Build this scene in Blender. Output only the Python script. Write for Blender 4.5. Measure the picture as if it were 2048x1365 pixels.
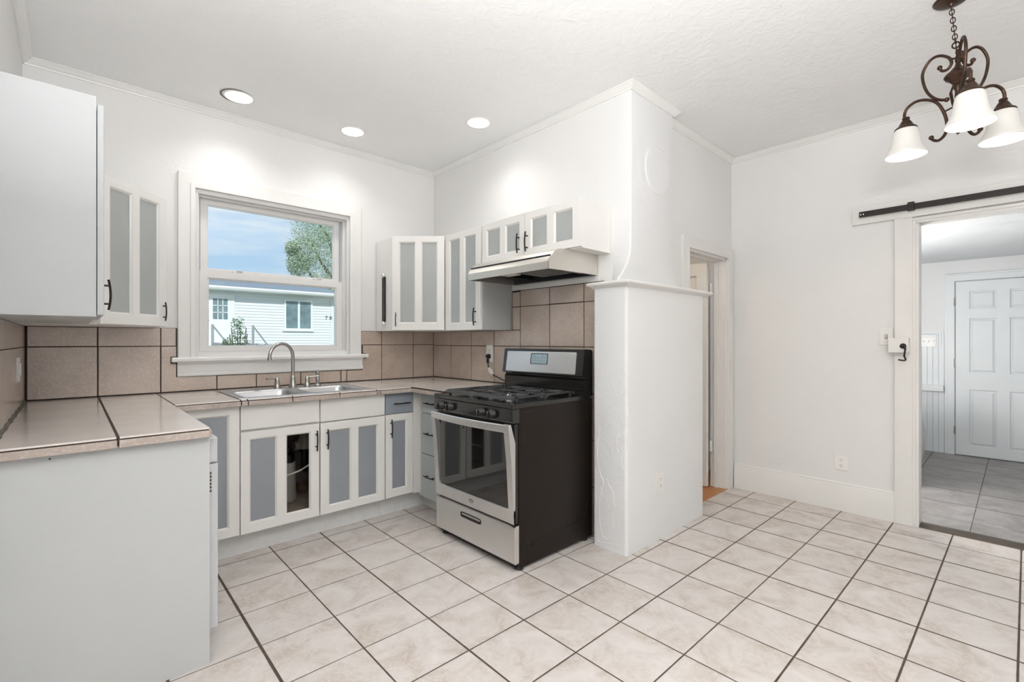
import bpy, bmesh, math, random
from mathutils import Vector, Matrix
random.seed(7)
S = bpy.context.scene
COL = S.collection
PI = math.pi
for o in list(bpy.data.objects):
    bpy.data.objects.remove(o)

# ------------------------------------------------------------------ camera, sky, sun, large lights, exposure
cd = bpy.data.cameras.new('camera')
cam = bpy.data.objects.new('camera', cd); COL.objects.link(cam)
cam.location = (0, 0, 1.25)
cam.rotation_euler = (PI / 2, 0, -math.radians(43.0))
cd.sensor_width = 36.0
cd.lens = 946.0 / 2048.0 * 36.0
cd.clip_start = 0.02
cd.clip_end = 200
S.camera = cam
S.view_settings.view_transform = 'Standard'
S.view_settings.look = 'None'
S.view_settings.exposure = 0.0
S.view_settings.gamma = 1.0
S.view_settings.use_curve_mapping = False


class N:
    """tiny arithmetic on node sockets"""
    def __init__(s, nt, sock): s.nt, s.k = nt, sock
    def _op(s, op, b=None, c=None):
        n = s.nt.nodes.new('ShaderNodeMath'); n.operation = op
        s.nt.links.new(s.k, n.inputs[0])
        for i, v in ((1, b), (2, c)):
            if v is None: continue
            if isinstance(v, N): s.nt.links.new(v.k, n.inputs[i])
            else: n.inputs[i].default_value = v
        return N(s.nt, n.outputs[0])
    def __add__(s, b): return s._op('ADD', b)
    def __sub__(s, b): return s._op('SUBTRACT', b)
    def __mul__(s, b): return s._op('MULTIPLY', b)
    def __truediv__(s, b): return s._op('DIVIDE', b)
    def floor(s): return s._op('FLOOR')
    def round(s): return s._op('ROUND')
    def abs(s): return s._op('ABSOLUTE')
    def less(s, b): return s._op('LESS_THAN', b)
    def max(s, b): return s._op('MAXIMUM', b)
    def min(s, b): return s._op('MINIMUM', b)


def node(nt, typ, **kw):
    n = nt.nodes.new(typ)
    for k, v in kw.items():
        if k.startswith('i_'):
            key = k[2:]
            if key.isdigit(): key = int(key)
            else: key = key.replace('_', ' ')
            if hasattr(v, 'is_output'): nt.links.new(v, n.inputs[key])
            elif isinstance(v, N): nt.links.new(v.k, n.inputs[key])
            else: n.inputs[key].default_value = v
        else: setattr(n, k, v)
    return n


def mixc(nt, fac, a, b, blend='MIX'):
    n = nt.nodes.new('ShaderNodeMix'); n.data_type = 'RGBA'; n.blend_type = blend
    for i, v in ((0, fac), (6, a), (7, b)):
        if isinstance(v, N): v = v.k
        if hasattr(v, 'is_output'): nt.links.new(v, n.inputs[i])
        else: n.inputs[i].default_value = v
    return n.outputs[2]


def ramp(nt, fac, stops):
    n = nt.nodes.new('ShaderNodeValToRGB')
    while len(n.color_ramp.elements) < len(stops): n.color_ramp.elements.new(0.5)
    for e, (p, c) in zip(n.color_ramp.elements, stops):
        e.position = p; e.color = c if len(c) == 4 else (*c, 1)
    if isinstance(fac, N): fac = fac.k
    nt.links.new(fac, n.inputs[0])
    return n.outputs[0]


def lin(r, g, b):
    f = lambda c: (c / 255 / 12.92) if c / 255 <= .04045 else ((c / 255 + .055) / 1.055) ** 2.4
    return (f(r), f(g), f(b), 1)


# sky with soft streaks of cloud
W = bpy.data.worlds.new('sky'); S.world = W; W.use_nodes = True
nt = W.node_tree; nt.nodes.clear()
tc = node(nt, 'ShaderNodeTexCoord')
sep = node(nt, 'ShaderNodeSeparateXYZ', i_0=tc.outputs['Generated'])
base = ramp(nt, sep.outputs['Z'], [(0.0, lin(226, 238, 248)), (0.12, lin(190, 219, 244)), (0.45, lin(150, 196, 238)), (1.0, lin(110, 165, 225))])
mp = node(nt, 'ShaderNodeMapping', i_Vector=tc.outputs['Generated']); mp.inputs['Scale'].default_value = (2.2, 2.2, 13)
mp.inputs['Rotation'].default_value = (0, math.radians(6), 0)
cn = node(nt, 'ShaderNodeTexNoise', i_Vector=mp.outputs[0], i_Scale=1.6, i_Detail=5.0, i_Roughness=0.55)
cl = ramp(nt, cn.outputs[0], [(0.37, (0, 0, 0)), (0.60, (0.9, 0.9, 0.9))])
skyc = mixc(nt, cl, base, lin(238, 244, 250))
bg = node(nt, 'ShaderNodeBackground', i_Color=skyc, i_Strength=1.0)
wo = node(nt, 'ShaderNodeOutputWorld', i_Surface=bg.outputs[0])


def light(name, typ, loc, energy, color=(1, 1, 1), rot=(0, 0, 0), parent=None, **kw):
    d = bpy.data.lights.new(name, typ); d.energy = energy; d.color = color
    for k, v in kw.items(): setattr(d, k, v)
    o = bpy.data.objects.new(name, d); COL.objects.link(o); o.location = loc; o.rotation_euler = rot
    if parent: o.parent = parent
    return o


sun_dir = Vector((0.25, 0.90, -0.62))
light('sun', 'SUN', (0, 0, 12), 2.9, (1, 0.97, 0.92), sun_dir.to_track_quat('-Z', 'Y').to_euler(), angle=0.01)
# unseen area lights added behind the camera to fill the room
light('rear_fill', 'AREA', (0.6, -3.05, 1.55), 11, (0.97, 0.985, 1.0), (PI / 2, 0, 0), shape='RECTANGLE', size=3.2, size_y=1.7)
light('side_fill', 'AREA', (-2.05, -1.1, 1.6), 16, (0.97, 0.985, 1.0), (PI / 2, 0, -PI / 2), shape='RECTANGLE', size=2.2, size_y=1.6)
# upward area light added by the camera to brighten the ceiling
light('ceiling_fill', 'AREA', (0.22, -0.15, 1.85), 148, (0.985, 0.99, 1.0), Vector((0.06, 0.075, 0.99)).to_track_quat('-Z', 'Y').to_euler(), shape='DISK', size=0.8)
light('laundry_fill', 'POINT', (5.0, 1.0, 1.12), 44, (1.0, 0.985, 0.965), (0, 0, 0), shadow_soft_size=0.14)  # added unseen point light, low above the washer, to brighten the laundry
light('hall_fill', 'POINT', (3.2, 2.6, 2.2), 9, (1.0, 0.86, 0.68), shadow_soft_size=0.12)  # added unseen warm point light for the hall beyond the doorway


# ------------------------------------------------------------------ materials
def new_mat(name):
    m = bpy.data.materials.new(name); m.use_nodes = True
    nt = m.node_tree; nt.nodes.clear()
    out = node(nt, 'ShaderNodeOutputMaterial')
    b = node(nt, 'ShaderNodeBsdfPrincipled')
    nt.links.new(b.outputs[0], out.inputs[0])
    return m, nt, b, out


def pos(nt): return node(nt, 'ShaderNodeNewGeometry').outputs['Position']


def mat(name, col, rough=0.5, metal=0.0, var=0.0, vscale=6.0, bump=0.0, bscale=60.0, spec=0.5, col2=None, coat=0.0, stretch=None, bdetail=3.0):
    m, nt, b, out = new_mat(name)
    col = col if len(col) == 4 else (*col, 1)
    b.inputs['Roughness'].default_value = rough
    b.inputs['Metallic'].default_value = metal
    b.inputs['Specular IOR Level'].default_value = spec
    b.inputs['Coat Weight'].default_value = coat
    p = pos(nt)
    if stretch:
        mpp = node(nt, 'ShaderNodeMapping', i_Vector=p); mpp.inputs['Scale'].default_value = stretch; p = mpp.outputs[0]
    nz = node(nt, 'ShaderNodeTexNoise', i_Vector=p, i_Scale=vscale, i_Detail=5.0)
    c2 = col2 or tuple(c * (1 - var) for c in col[:3]) + (1,)
    c = ramp(nt, nz.outputs[0], [(0.35, col), (0.68, c2)])
    nt.links.new(c, b.inputs['Base Color'])
    if bump:
        bn = node(nt, 'ShaderNodeTexNoise', i_Vector=p, i_Scale=bscale, i_Detail=bdetail)
        bu = node(nt, 'ShaderNodeBump', i_Strength=bump, i_Height=bn.outputs[0], i_Distance=0.01)
        nt.links.new(bu.outputs[0], b.inputs['Normal'])
    return m


def plaster(name, col, amt=0.25, scale=5.0):
    """hand-trowelled plaster: broad waves, fine grain and a few thin trowel ridges"""
    m, nt, b, out = new_mat(name)
    b.inputs['Roughness'].default_value = 0.55
    p = pos(nt)
    nz = node(nt, 'ShaderNodeTexNoise', i_Vector=p, i_Scale=1.3, i_Detail=3.0)
    c = ramp(nt, nz.outputs[0], [(0.3, col), (0.7, tuple(x * .965 for x in col[:3]) + (1,))])
    nt.links.new(c, b.inputs['Base Color'])
    a = node(nt, 'ShaderNodeTexNoise', i_Vector=p, i_Scale=scale, i_Detail=4.0, i_Distortion=0.8)
    f = node(nt, 'ShaderNodeTexNoise', i_Vector=p, i_Scale=scale * 14, i_Detail=3.0)
    r = node(nt, 'ShaderNodeTexNoise', i_Vector=p, i_Scale=scale * .9, i_Detail=2.0, i_Distortion=1.6)
    ridge = (N(nt, r.outputs[0]) - 0.5).abs()
    ridge = (ridge * -40.0 + 1.0).max(0.0)
    msk = node(nt, 'ShaderNodeTexNoise', i_Vector=p, i_Scale=scale * .55, i_Detail=1.0)
    msk = ((N(nt, msk.outputs[0]) - 0.54) * 8.0).max(0.0).min(1.0)
    h = N(nt, a.outputs[0]) * 1.0 + N(nt, f.outputs[0]) * 0.12 + ridge * msk * 0.22
    bu = node(nt, 'ShaderNodeBump', i_Strength=amt, i_Height=h, i_Distance=0.012)
    nt.links.new(bu.outputs[0], b.inputs['Normal'])
    return m


def grid_floor(name, px, py, ox, oy, skx, sky, cols, grout, wmin, wvar, rough=0.3):
    """square floor tiles on world X/Y: index lines at X = ox + px*i + skx*j, Y = oy - py*j + sky*i"""
    m, nt, b, out = new_mat(name)
    p = pos(nt)
    se = node(nt, 'ShaderNodeSeparateXYZ', i_0=p)
    X, Y = N(nt, se.outputs[0]), N(nt, se.outputs[1])
    j0 = (Y * -1.0 + oy) / py
    i = (X - ox - j0 * skx) / px
    j = (Y * -1.0 + oy + i * sky) / py
    wob = node(nt, 'ShaderNodeTexNoise', i_Vector=p, i_Scale=9.0, i_Detail=2.0)
    wv = (N(nt, wob.outputs[0]) - 0.5) * 0.0022
    li, lj = i.round(), j.round()
    def wn(v, w):
        n = node(nt, 'ShaderNodeTexWhiteNoise', noise_dimensions='2D')
        cb = node(nt, 'ShaderNodeCombineXYZ', i_0=v, i_1=w); nt.links.new(cb.outputs[0], n.inputs[0])
        return N(nt, n.outputs[0])
    di = ((i - li).abs() * px + wv) - (wn(li, 3.3) * wvar * 1.3 + wmin)
    dj = ((j - lj).abs() * py + wv) - (wn(lj, 8.1) * wvar * .8 + wmin * .8)
    d = di.min(dj)
    ti, tj = i.floor(), j.floor()
    rnd = wn(ti, tj)
    tile = node(nt, 'ShaderNodeCombineXYZ', i_0=ti * 7.31, i_1=tj * 3.77, i_2=rnd * 9.0)
    vadd = node(nt, 'ShaderNodeVectorMath', operation='ADD', i_0=p, i_1=tile.outputs[0])
    n1 = node(nt, 'ShaderNodeTexNoise', i_Vector=vadd.outputs[0], i_Scale=5.5, i_Detail=8.0, i_Roughness=0.62, i_Distortion=0.7)
    n2 = node(nt, 'ShaderNodeTexNoise', i_Vector=vadd.outputs[0], i_Scale=14.0, i_Detail=6.0, i_Roughness=0.6, i_Distortion=1.3)
    c = ramp(nt, n1.outputs[0], [(.34, cols[0][1]), (.5, cols[1][1]), (.66, cols[2][1])])
    vein = ((N(nt, n2.outputs[0]) - 0.5).abs() * -22.0 + 1.0).max(0.0) * 0.5
    c = mixc(nt, vein, c, cols[0][1])
    c = mixc(nt, rnd * 0.16, c, tuple(x * .82 for x in cols[0][1][:3]) + (1,))
    k = (d * -900.0 + 0.5).max(0.0).min(1.0)
    gn = node(nt, 'ShaderNodeTexNoise', i_Vector=p, i_Scale=30.0, i_Detail=3.0)
    gc = ramp(nt, gn.outputs[0], [(0.3, grout), (0.75, tuple(min(1, x * 1.9) for x in grout[:3]) + (1,))])
    c = mixc(nt, k, c, gc)
    nt.links.new(c, b.inputs['Base Color'])
    rr = k * (0.75 - rough) + rough
    nt.links.new(rr.k, b.inputs['Roughness'])
    h = (d * 160.0 + 0.4).max(0.0).min(1.0) + N(nt, n1.outputs[0]) * 0.10
    bu = node(nt, 'ShaderNodeBump', i_Strength=0.30, i_Height=h, i_Distance=0.004)
    nt.links.new(bu.outputs[0], b.inputs['Normal'])
    return m


def tile_mat(name, c1, c2, speck, rough=0.38, bump=0.25, vs=7.0):
    """glazed tile with mottling; each tile carries its own face attribute 'tint'"""
    m, nt, b, out = new_mat(name)
    p = pos(nt)
    at = node(nt, 'ShaderNodeAttribute', attribute_name='tint')
    t = N(nt, at.outputs['Fac'])
    sh = node(nt, 'ShaderNodeCombineXYZ', i_0=t * 31.0, i_1=t * 17.0, i_2=t * 5.0)
    v = node(nt, 'ShaderNodeVectorMath', operation='ADD', i_0=p, i_1=sh.outputs[0]).outputs[0]
    n1 = node(nt, 'ShaderNodeTexNoise', i_Vector=v, i_Scale=vs, i_Detail=7.0, i_Roughness=0.6)
    n2 = node(nt, 'ShaderNodeTexNoise', i_Vector=v, i_Scale=85.0, i_Detail=4.0)
    c = ramp(nt, n1.outputs[0], [(0.3, c1), (0.72, c2)])
    s = ((N(nt, n2.outputs[0]) - 0.5) * 5.0).max(0.0).min(1.0) * 0.4
    c = mixc(nt, s, c, speck)
    c = mixc(nt, t * 0.16, c, tuple(x * .78 for x in c2[:3]) + (1,))
    nt.links.new(c, b.inputs['Base Color'])
    b.inputs['Roughness'].default_value = rough
    b.inputs['Specular IOR Level'].default_value = 0.9
    b.inputs['Coat Weight'].default_value = 0.5
    b.inputs['Coat Roughness'].default_value = 0.16
    bu = node(nt, 'ShaderNodeBump', i_Strength=bump, i_Height=n2.outputs[0], i_Distance=0.004)
    nt.links.new(bu.outputs[0], b.inputs['Normal'])
    return m


def steel(name, col=(0.62, 0.61, 0.60), rough=0.3, dirs=(2, 2, 90)):
    m, nt, b, out = new_mat(name)
    p = pos(nt)
    mpp = node(nt, 'ShaderNodeMapping', i_Vector=p); mpp.inputs['Scale'].default_value = dirs
    n1 = node(nt, 'ShaderNodeTexNoise', i_Vector=mpp.outputs[0], i_Scale=6.0, i_Detail=4.0)
    n2 = node(nt, 'ShaderNodeTexNoise', i_Vector=p, i_Scale=3.5, i_Detail=4.0)
    c = ramp(nt, n2.outputs[0], [(0.3, col), (0.7, tuple(x * .93 for x in col[:3]))])
    nt.links.new(c, b.inputs['Base Color'])
    b.inputs['Metallic'].default_value = 1.0
    r = N(nt, n1.outputs[0]) * 0.08 + (rough - 0.04)
    nt.links.new(r.k, b.inputs['Roughness'])
    bu = node(nt, 'ShaderNodeBump', i_Strength=0.015, i_Height=n1.outputs[0], i_Distance=0.001)
    nt.links.new(bu.outputs[0], b.inputs['Normal'])
    return m


def emit(name, col, strength, mixdiff=None):
    m, nt, b, out = new_mat(name)
    b.inputs['Base Color'].default_value = (0.60, 0.585, 0.55, 1)
    n = node(nt, 'ShaderNodeTexNoise', i_Vector=pos(nt), i_Scale=18.0, i_Detail=3.0)
    c = ramp(nt, n.outputs[0], [(0.3, col), (0.7, tuple(x * .93 for x in col[:3]))])
    nt.links.new(c, b.inputs['Emission Color'])
    b.inputs['Emission Strength'].default_value = strength
    b.inputs['Roughness'].default_value = 0.25
    return m


def glass(name, tint=(1, 1, 1), refl=0.05, rough=0.0):
    m, nt, b, out = new_mat(name)
    nt.nodes.remove(b)
    tr = node(nt, 'ShaderNodeBsdfTransparent'); tr.inputs[0].default_value = (*tint, 1)
    gl = node(nt, 'ShaderNodeBsdfGlossy'); gl.inputs['Roughness'].default_value = rough
    lw = node(nt, 'ShaderNodeLayerWeight'); lw.inputs[0].default_value = 0.12
    nz = node(nt, 'ShaderNodeTexNoise', i_Vector=pos(nt), i_Scale=40.0, i_Detail=2.0)
    f = N(nt, lw.outputs['Fresnel']) * 0.5 + refl * 0.5 + N(nt, nz.outputs[0]) * 0.01
    mx = node(nt, 'ShaderNodeMixShader'); nt.links.new(f.k, mx.inputs[0])
    nt.links.new(tr.outputs[0], mx.inputs[1]); nt.links.new(gl.outputs[0], mx.inputs[2])
    nt.links.new(mx.outputs[0], out.inputs[0])
    return m


WHITE = lin(236, 234, 230)
M = {}
M['wall'] = plaster('wall_plaster', lin(233, 232, 230), 0.30, 4.0)
M['chim'] = plaster('half_wall_plaster', lin(231, 231, 230), 0.6, 5.0)
M['ceil'] = plaster('ceiling_texture', lin(243, 243, 242), 0.36, 15.0)
M['popcorn'] = mat('popcorn_ceiling', lin(226, 229, 231), 0.8, bump=1.0, bscale=42, bdetail=4)
M['trim'] = mat('trim_paint', lin(233, 232, 229), 0.35, var=.03, vscale=3, bump=.03, bscale=30)
M['trim_warm'] = mat('door_trim_paint', lin(231, 229, 225), 0.38, var=.04, vscale=3, bump=.04, bscale=30)
M['vinyl'] = mat('window_vinyl', lin(226, 224, 222), 0.32, var=.02)
M['cab'] = mat('cabinet_white_paint', lin(233, 231, 227), 0.36, var=.03, vscale=5, bump=.03, bscale=80)
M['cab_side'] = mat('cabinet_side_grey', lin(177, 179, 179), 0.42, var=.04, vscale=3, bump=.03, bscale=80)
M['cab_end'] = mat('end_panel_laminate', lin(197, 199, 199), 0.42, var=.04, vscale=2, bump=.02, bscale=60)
M['kick'] = mat('toe_kick_paint', lin(222, 222, 220), 0.5, var=.06, vscale=30, bump=.05, bscale=60)
M['panel'] = mat('frosted_grey_panel', lin(172, 175, 173), 0.30, var=.05, vscale=4, bump=.03, bscale=150)
M['panel_dark'] = mat('grey_painted_panel', lin(143, 147, 152), 0.33, var=.06, vscale=4, bump=.03, bscale=150)
M['drawer_grey'] = mat('drawer_grey_paint', lin(172, 177, 176), 0.36, var=.05, vscale=4)
M['drawer_dark'] = mat('drawer_blue_grey_paint', lin(142, 149, 157), 0.34, var=.05, vscale=4)
M['handle'] = mat('dark_handle_metal', lin(38, 35, 34), 0.38, metal=0.5, var=.15, vscale=30)
M['black'] = mat('black_enamel', (0.012, 0.011, 0.010, 1), 0.16, var=.2, vscale=3, coat=.3)
M['side_brown'] = mat('range_side_enamel', (0.014, 0.0100, 0.0072, 1), 0.42, spec=.22, var=.15, vscale=2, bump=.03, bscale=120)
M['iron'] = mat('cast_iron', (0.035, 0.036, 0.038, 1), 0.42, var=.3, vscale=25, bump=.2, bscale=160)
M['blackglass'] = mat('oven_window_glass', (0.010, 0.009, 0.0085, 1), 0.05, var=.1, vscale=2, coat=.6)
M['plastic'] = mat('black_plastic', (0.012, 0.012, 0.013, 1), 0.35, var=.2)
M['steel'] = steel('brushed_steel', (0.78, 0.765, 0.75), 0.34, (3, 3, 80))
M['hood'] = steel('hood_steel', (0.76, 0.73, 0.68), 0.40, (2, 2, 70))
M['sink'] = steel('sink_steel', (0.55, 0.55, 0.56), 0.30, (3, 60, 3))
M['nickel'] = mat('brushed_nickel', (0.50, 0.485, 0.46, 1), 0.28, metal=1.0, var=.1, vscale=20)
M['chrome'] = mat('chrome', (0.8, 0.8, 0.8, 1), 0.15, metal=1.0, var=.05)
M['bronze'] = mat('oil_rubbed_bronze', lin(82, 62, 50), 0.38, metal=0.75, var=.45, vscale=35, bump=.1, bscale=90)
M['track'] = mat('track_black_metal', lin(36, 31, 27), 0.42, metal=0.4, var=.15)
M['mesh'] = mat('hood_filter_mesh', lin(165, 165, 162), 0.4, metal=.7, var=.6, vscale=160, bump=.8, bscale=240)
M['display'] = mat('clock_display', lin(150, 172, 180), 0.2, var=.12, vscale=40)
M['plate'] = mat('white_plate_plastic', lin(236, 234, 230), 0.3, var=.02)
M['slot'] = mat('dark_slot', lin(60, 56, 52), 0.6, var=.1)
M['grout'] = mat('dark_grout', lin(66, 54, 46), 0.85, var=.3, vscale=40, bump=.3, bscale=120)
M['tile_wall'] = tile_mat('backsplash_tile', lin(196, 179, 165), lin(171, 153, 138), lin(214, 204, 195), 0.30)
M['tile_top'] = tile_mat('counter_tile', lin(240, 232, 227), lin(230, 221, 215), lin(240, 234, 230), 0.14, .10, 4.0)
M['tile_edge'] = tile_mat('counter_edge_tile', lin(186, 173, 163), lin(164, 149, 139), lin(218, 208, 200))
M['floor'] = grid_floor('floor_tile', 0.3069, 0.29995, 0.5735, 3.0201, -0.00213, -0.00253,
                        [(0.25, lin(216, 210, 205)), (0.5, lin(205, 197, 191)), (0.74, lin(189, 177, 166))], lin(66, 54, 46), 0.0027, 0.0026, 0.26)
M['lfloor'] = grid_floor('laundry_floor_tile', 0.44, 0.44, 5.40, 0.66, 0, 0,
                         [(0.25, lin(150, 146, 144)), (0.5, lin(132, 127, 124)), (0.74, lin(112, 106, 103))], lin(70, 67, 65), 0.0022, 0.003, 0.35)
M['wood'] = mat('honey_oak_floor', lin(190, 126, 70), 0.3, var=.3, vscale=8, stretch=(12, 1.2, 1))
M['cord_white'] = mat('white_hose', lin(200, 196, 186), 0.5, var=.1)
M['pvc'] = mat('pvc_pipe', lin(168, 163, 154), 0.45, var=.15)
M['cabin'] = mat('raw_cabinet_inside', lin(150, 136, 122), 0.7, var=.3, vscale=10)
M['rag'] = mat('brown_plumbing_lagging', lin(120, 92, 64), 0.8, var=.4, vscale=20, bump=.5, bscale=40)
M['hole'] = mat('can_interior', lin(120, 110, 96), 0.6, var=.2)
M['downlight'] = emit('downlight_lens', (1.0, 0.98, 0.94), 6.0)
M['shade'] = emit('lit_frosted_shade', (1.0, 0.955, 0.87), 0.16)
M['bulb'] = emit('lit_bulb', (1.0, 0.93, 0.80), 3.0)
M['pane'] = glass('window_glass', (0.95, 0.98, 0.99), 0.03)
M['siding'] = mat('white_vinyl_siding', lin(232, 236, 240), 0.5, var=.03, vscale=2)
M['ext_trim'] = mat('white_house_trim', lin(240, 243, 245), 0.45, var=.02)
M['shingle'] = mat('grey_shingles', lin(150, 160, 168), 0.85, var=.25, vscale=14, bump=.4, bscale=50)
M['ext_glass'] = mat('house_window_glass', lin(128, 152, 158), 0.08, var=.4, vscale=3)
M['leaf'] = mat('tree_leaves', lin(198, 210, 182), 0.5, var=.0, vscale=1.4, col2=lin(150, 174, 144))  # paled leaf tones, with the outdoor haze put into the colour
M['leaf2'] = mat('shrub_leaves', lin(116, 140, 92), 0.5, vscale=3, col2=lin(84, 112, 70))
M['bark'] = mat('bark', lin(104, 88, 74), 0.85, var=.3, vscale=10, bump=.5, bscale=25)
M['fence'] = mat('weathered_fence', lin(166, 170, 172), 0.75, var=.2, vscale=6, stretch=(6, 6, .6))
M['lawn'] = mat('dry_lawn', lin(128, 138, 92), 0.9, vscale=3, col2=lin(108, 112, 76), bump=.5, bscale=40)
M['glare'] = mat('blue_grey_glare', lin(150, 170, 186), 0.6, var=.06)  # colour of the added block that imitates bluish pane glare
M['number'] = mat('house_number_metal', lin(120, 124, 126), 0.4, metal=.4)
M['washer'] = mat('washer_white_enamel', lin(228, 231, 233), 0.2, var=.02)
M['washer_grey'] = mat('washer_grey_plastic', lin(196, 198, 199), 0.3, var=.05)
M['lwall'] = plaster('laundry_wall_paint', lin(236, 237, 237), 0.06, 5.0)
M['bead'] = mat('beadboard_paint', lin(234, 238, 240), 0.4, var=.02)
M['caulk'] = mat('grey_mortar', lin(112, 107, 98), 0.9, var=.35, vscale=18, bump=.7, bscale=60)
M['stain'] = mat('dark_threshold_metal', lin(78, 66, 54), 0.45, metal=.4, var=.3, vscale=12)
M['ext_wall'] = mat('outer_wall', lin(190, 188, 182), 0.8, var=.05)
M['mullion'] = mat('door_grid_white', lin(236, 240, 243), 0.45)
M['knob_mark'] = mat('pale_mark', lin(190, 190, 188), 0.5)


# ------------------------------------------------------------------ mesh building
ORIGIN = {}


class MB:
    def __init__(s, nmat=1):
        s.bm = bmesh.new(); s.mi = 0
        s.tint = s.bm.faces.layers.float.new('tint')

    def _fin(s, faces, tint=None):
        for f in faces:
            if f.is_valid:
                f.material_index = s.mi
                if tint is not None: f[s.tint] = tint

    def box(s, x0, x1, y0, y1, z0, z1, bevel=0.0, seg=2, tint=None, mtx=None):
        x0, x1 = min(x0, x1), max(x0, x1); y0, y1 = min(y0, y1), max(y0, y1); z0, z1 = min(z0, z1), max(z0, z1)
        mt = Matrix.Translation(((x0 + x1) / 2, (y0 + y1) / 2, (z0 + z1) / 2)) @ Matrix.Diagonal((x1 - x0, y1 - y0, z1 - z0, 1))
        if mtx: mt = mtx @ mt
        r = bmesh.ops.create_cube(s.bm, size=1, matrix=mt)
        vs = r['verts']
        fs = set(f for v in vs for f in v.link_faces)
        if bevel:
            bevel = min(bevel, .45 * min(x1 - x0, y1 - y0, z1 - z0))
            es = list(set(e for v in vs for e in v.link_edges))
            rb = bmesh.ops.bevel(s.bm, geom=es, offset=bevel, segments=seg, affect='EDGES', profile=0.6)
            fs = set(rb['faces']) | set(f for f in fs if f.is_valid)
            vv = set(v for f in fs for v in f.verts)
            fs = set(f for v in vv for f in v.link_faces)
        s._fin(fs, tint)
        return s

    def loft(s, loops, cap0=True, cap1=True, close=False):
        L = [[s.bm.verts.new(p) for p in lp] for lp in loops]
        n = len(L[0]); fs = []
        rng = len(L) if close else len(L) - 1
        for a in range(rng):
            A, B = L[a], L[(a + 1) % len(L)]
            for k in range(n):
                try: fs.append(s.bm.faces.new((A[k], A[(k + 1) % n], B[(k + 1) % n], B[k])))
                except ValueError: pass
        if cap0 and not close: fs.append(s.bm.faces.new(list(reversed(L[0]))))
        if cap1 and not close: fs.append(s.bm.faces.new(L[-1]))
        s._fin(fs)
        return s

    def tube(s, pts, r, n=10, caps=True):
        pts = [Vector(p) for p in pts]
        rs = r if isinstance(r, (list, tuple)) else [r] * len(pts)
        t0 = (pts[1] - pts[0]).normalized()
        up = Vector((0, 0, 1)) if abs(t0.z) < .9 else Vector((1, 0, 0))
        u = t0.cross(up).normalized(); loops = []
        for i, p in enumerate(pts):
            if i == 0: t = pts[1] - pts[0]
            elif i == len(pts) - 1: t = pts[-1] - pts[-2]
            else: t = (pts[i + 1] - pts[i]).normalized() + (pts[i] - pts[i - 1]).normalized()
            t.normalize()
            u = (u - t * u.dot(t)).normalized(); v = t.cross(u)
            loops.append([p + (u * math.cos(2 * PI * k / n) + v * math.sin(2 * PI * k / n)) * rs[i] for k in range(n)])
        return s.loft(loops, caps, caps)

    def cyl(s, p0, p1, r, n=16, r1=None): return s.tube([p0, p1], [r, r if r1 is None else r1], n)

    def lathe(s, prof, c=(0, 0, 0), axis='z', n=24, caps=True, mtx=None):
        loops = []
        for r, h in prof:
            lp = []
            for k in range(n):
                a = 2 * PI * k / n; x, y = r * math.cos(a), r * math.sin(a)
                p = Vector((x, y, h))
                if axis == 'x': p = Vector((h, x, y))
                if axis == 'y': p = Vector((y, h, x))
                if mtx: p = mtx @ p
                lp.append(Vector(c) + p)
            loops.append(lp)
        return s.loft(loops, caps, caps)

    def sphere(s, c, r, n=12, sc=(1, 1, 1)):
        rr = bmesh.ops.create_uvsphere(s.bm, u_segments=n, v_segments=max(6, n // 2), radius=r,
                                       matrix=Matrix.Translation(c) @ Matrix.Diagonal((*sc, 1)))
        s._fin(set(f for v in rr['verts'] for f in v.link_faces))
        return s

    def prism(s, poly, a, b, axis='y'):
        """poly of 2D points, extruded from a to b along an axis"""
        def P(p, h):
            if axis == 'y': return (p[0], h, p[1])
            if axis == 'x': return (h, p[0], p[1])
            return (p[0], p[1], h)
        return s.loft([[P(p, a) for p in poly], [P(p, b) for p in poly]])

    def plate(s, us, vs, hole, mapf, t, bevel=0.0, tint=None):
        """panel with rectangular openings: us/vs cut lines, hole(i,j) -> True where open, mapf(u,v,n)->point"""
        V = {}
        def vert(i, j, k):
            if (i, j, k) not in V: V[(i, j, k)] = s.bm.verts.new(mapf(us[i], vs[j], k * t))
            return V[(i, j, k)]
        nu, nv = len(us) - 1, len(vs) - 1
        solid = {(i, j) for i in range(nu) for j in range(nv) if not hole(i, j)}
        fs = []
        for i, j in solid:
            for k in (0, 1):
                q = [vert(i, j, k), vert(i + 1, j, k), vert(i + 1, j + 1, k), vert(i, j + 1, k)]
                fs.append(s.bm.faces.new(q if k else q[::-1]))
            for (di, dj, e) in ((-1, 0, ((0, 0), (0, 1))), (1, 0, ((1, 0), (1, 1))), (0, -1, ((0, 0), (1, 0))), (0, 1, ((0, 1), (1, 1)))):
                if (i + di, j + dj) not in solid:
                    a = (i + e[0][0], j + e[0][1]); b = (i + e[1][0], j + e[1][1])
                    fs.append(s.bm.faces.new((vert(*a, 0), vert(*b, 0), vert(*b, 1), vert(*a, 1))))
        bmesh.ops.recalc_face_normals(s.bm, faces=fs)
        if bevel:
            s.bm.normal_update()
            fset = set(fs)
            es = [e for e in set(e for f in fs for e in f.edges) if len(e.link_faces) == 2 and e.calc_face_angle(0) > .6]
            rb = bmesh.ops.bevel(s.bm, geom=es, offset=bevel, segments=2, affect='EDGES', profile=.6)
            vv = set(v for f in list(rb['faces']) + [f for f in fs if f.is_valid] for v in f.verts)
            fs = list(set(f for v in vv for f in v.link_faces))
        s._fin(fs, tint)
        return s

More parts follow.
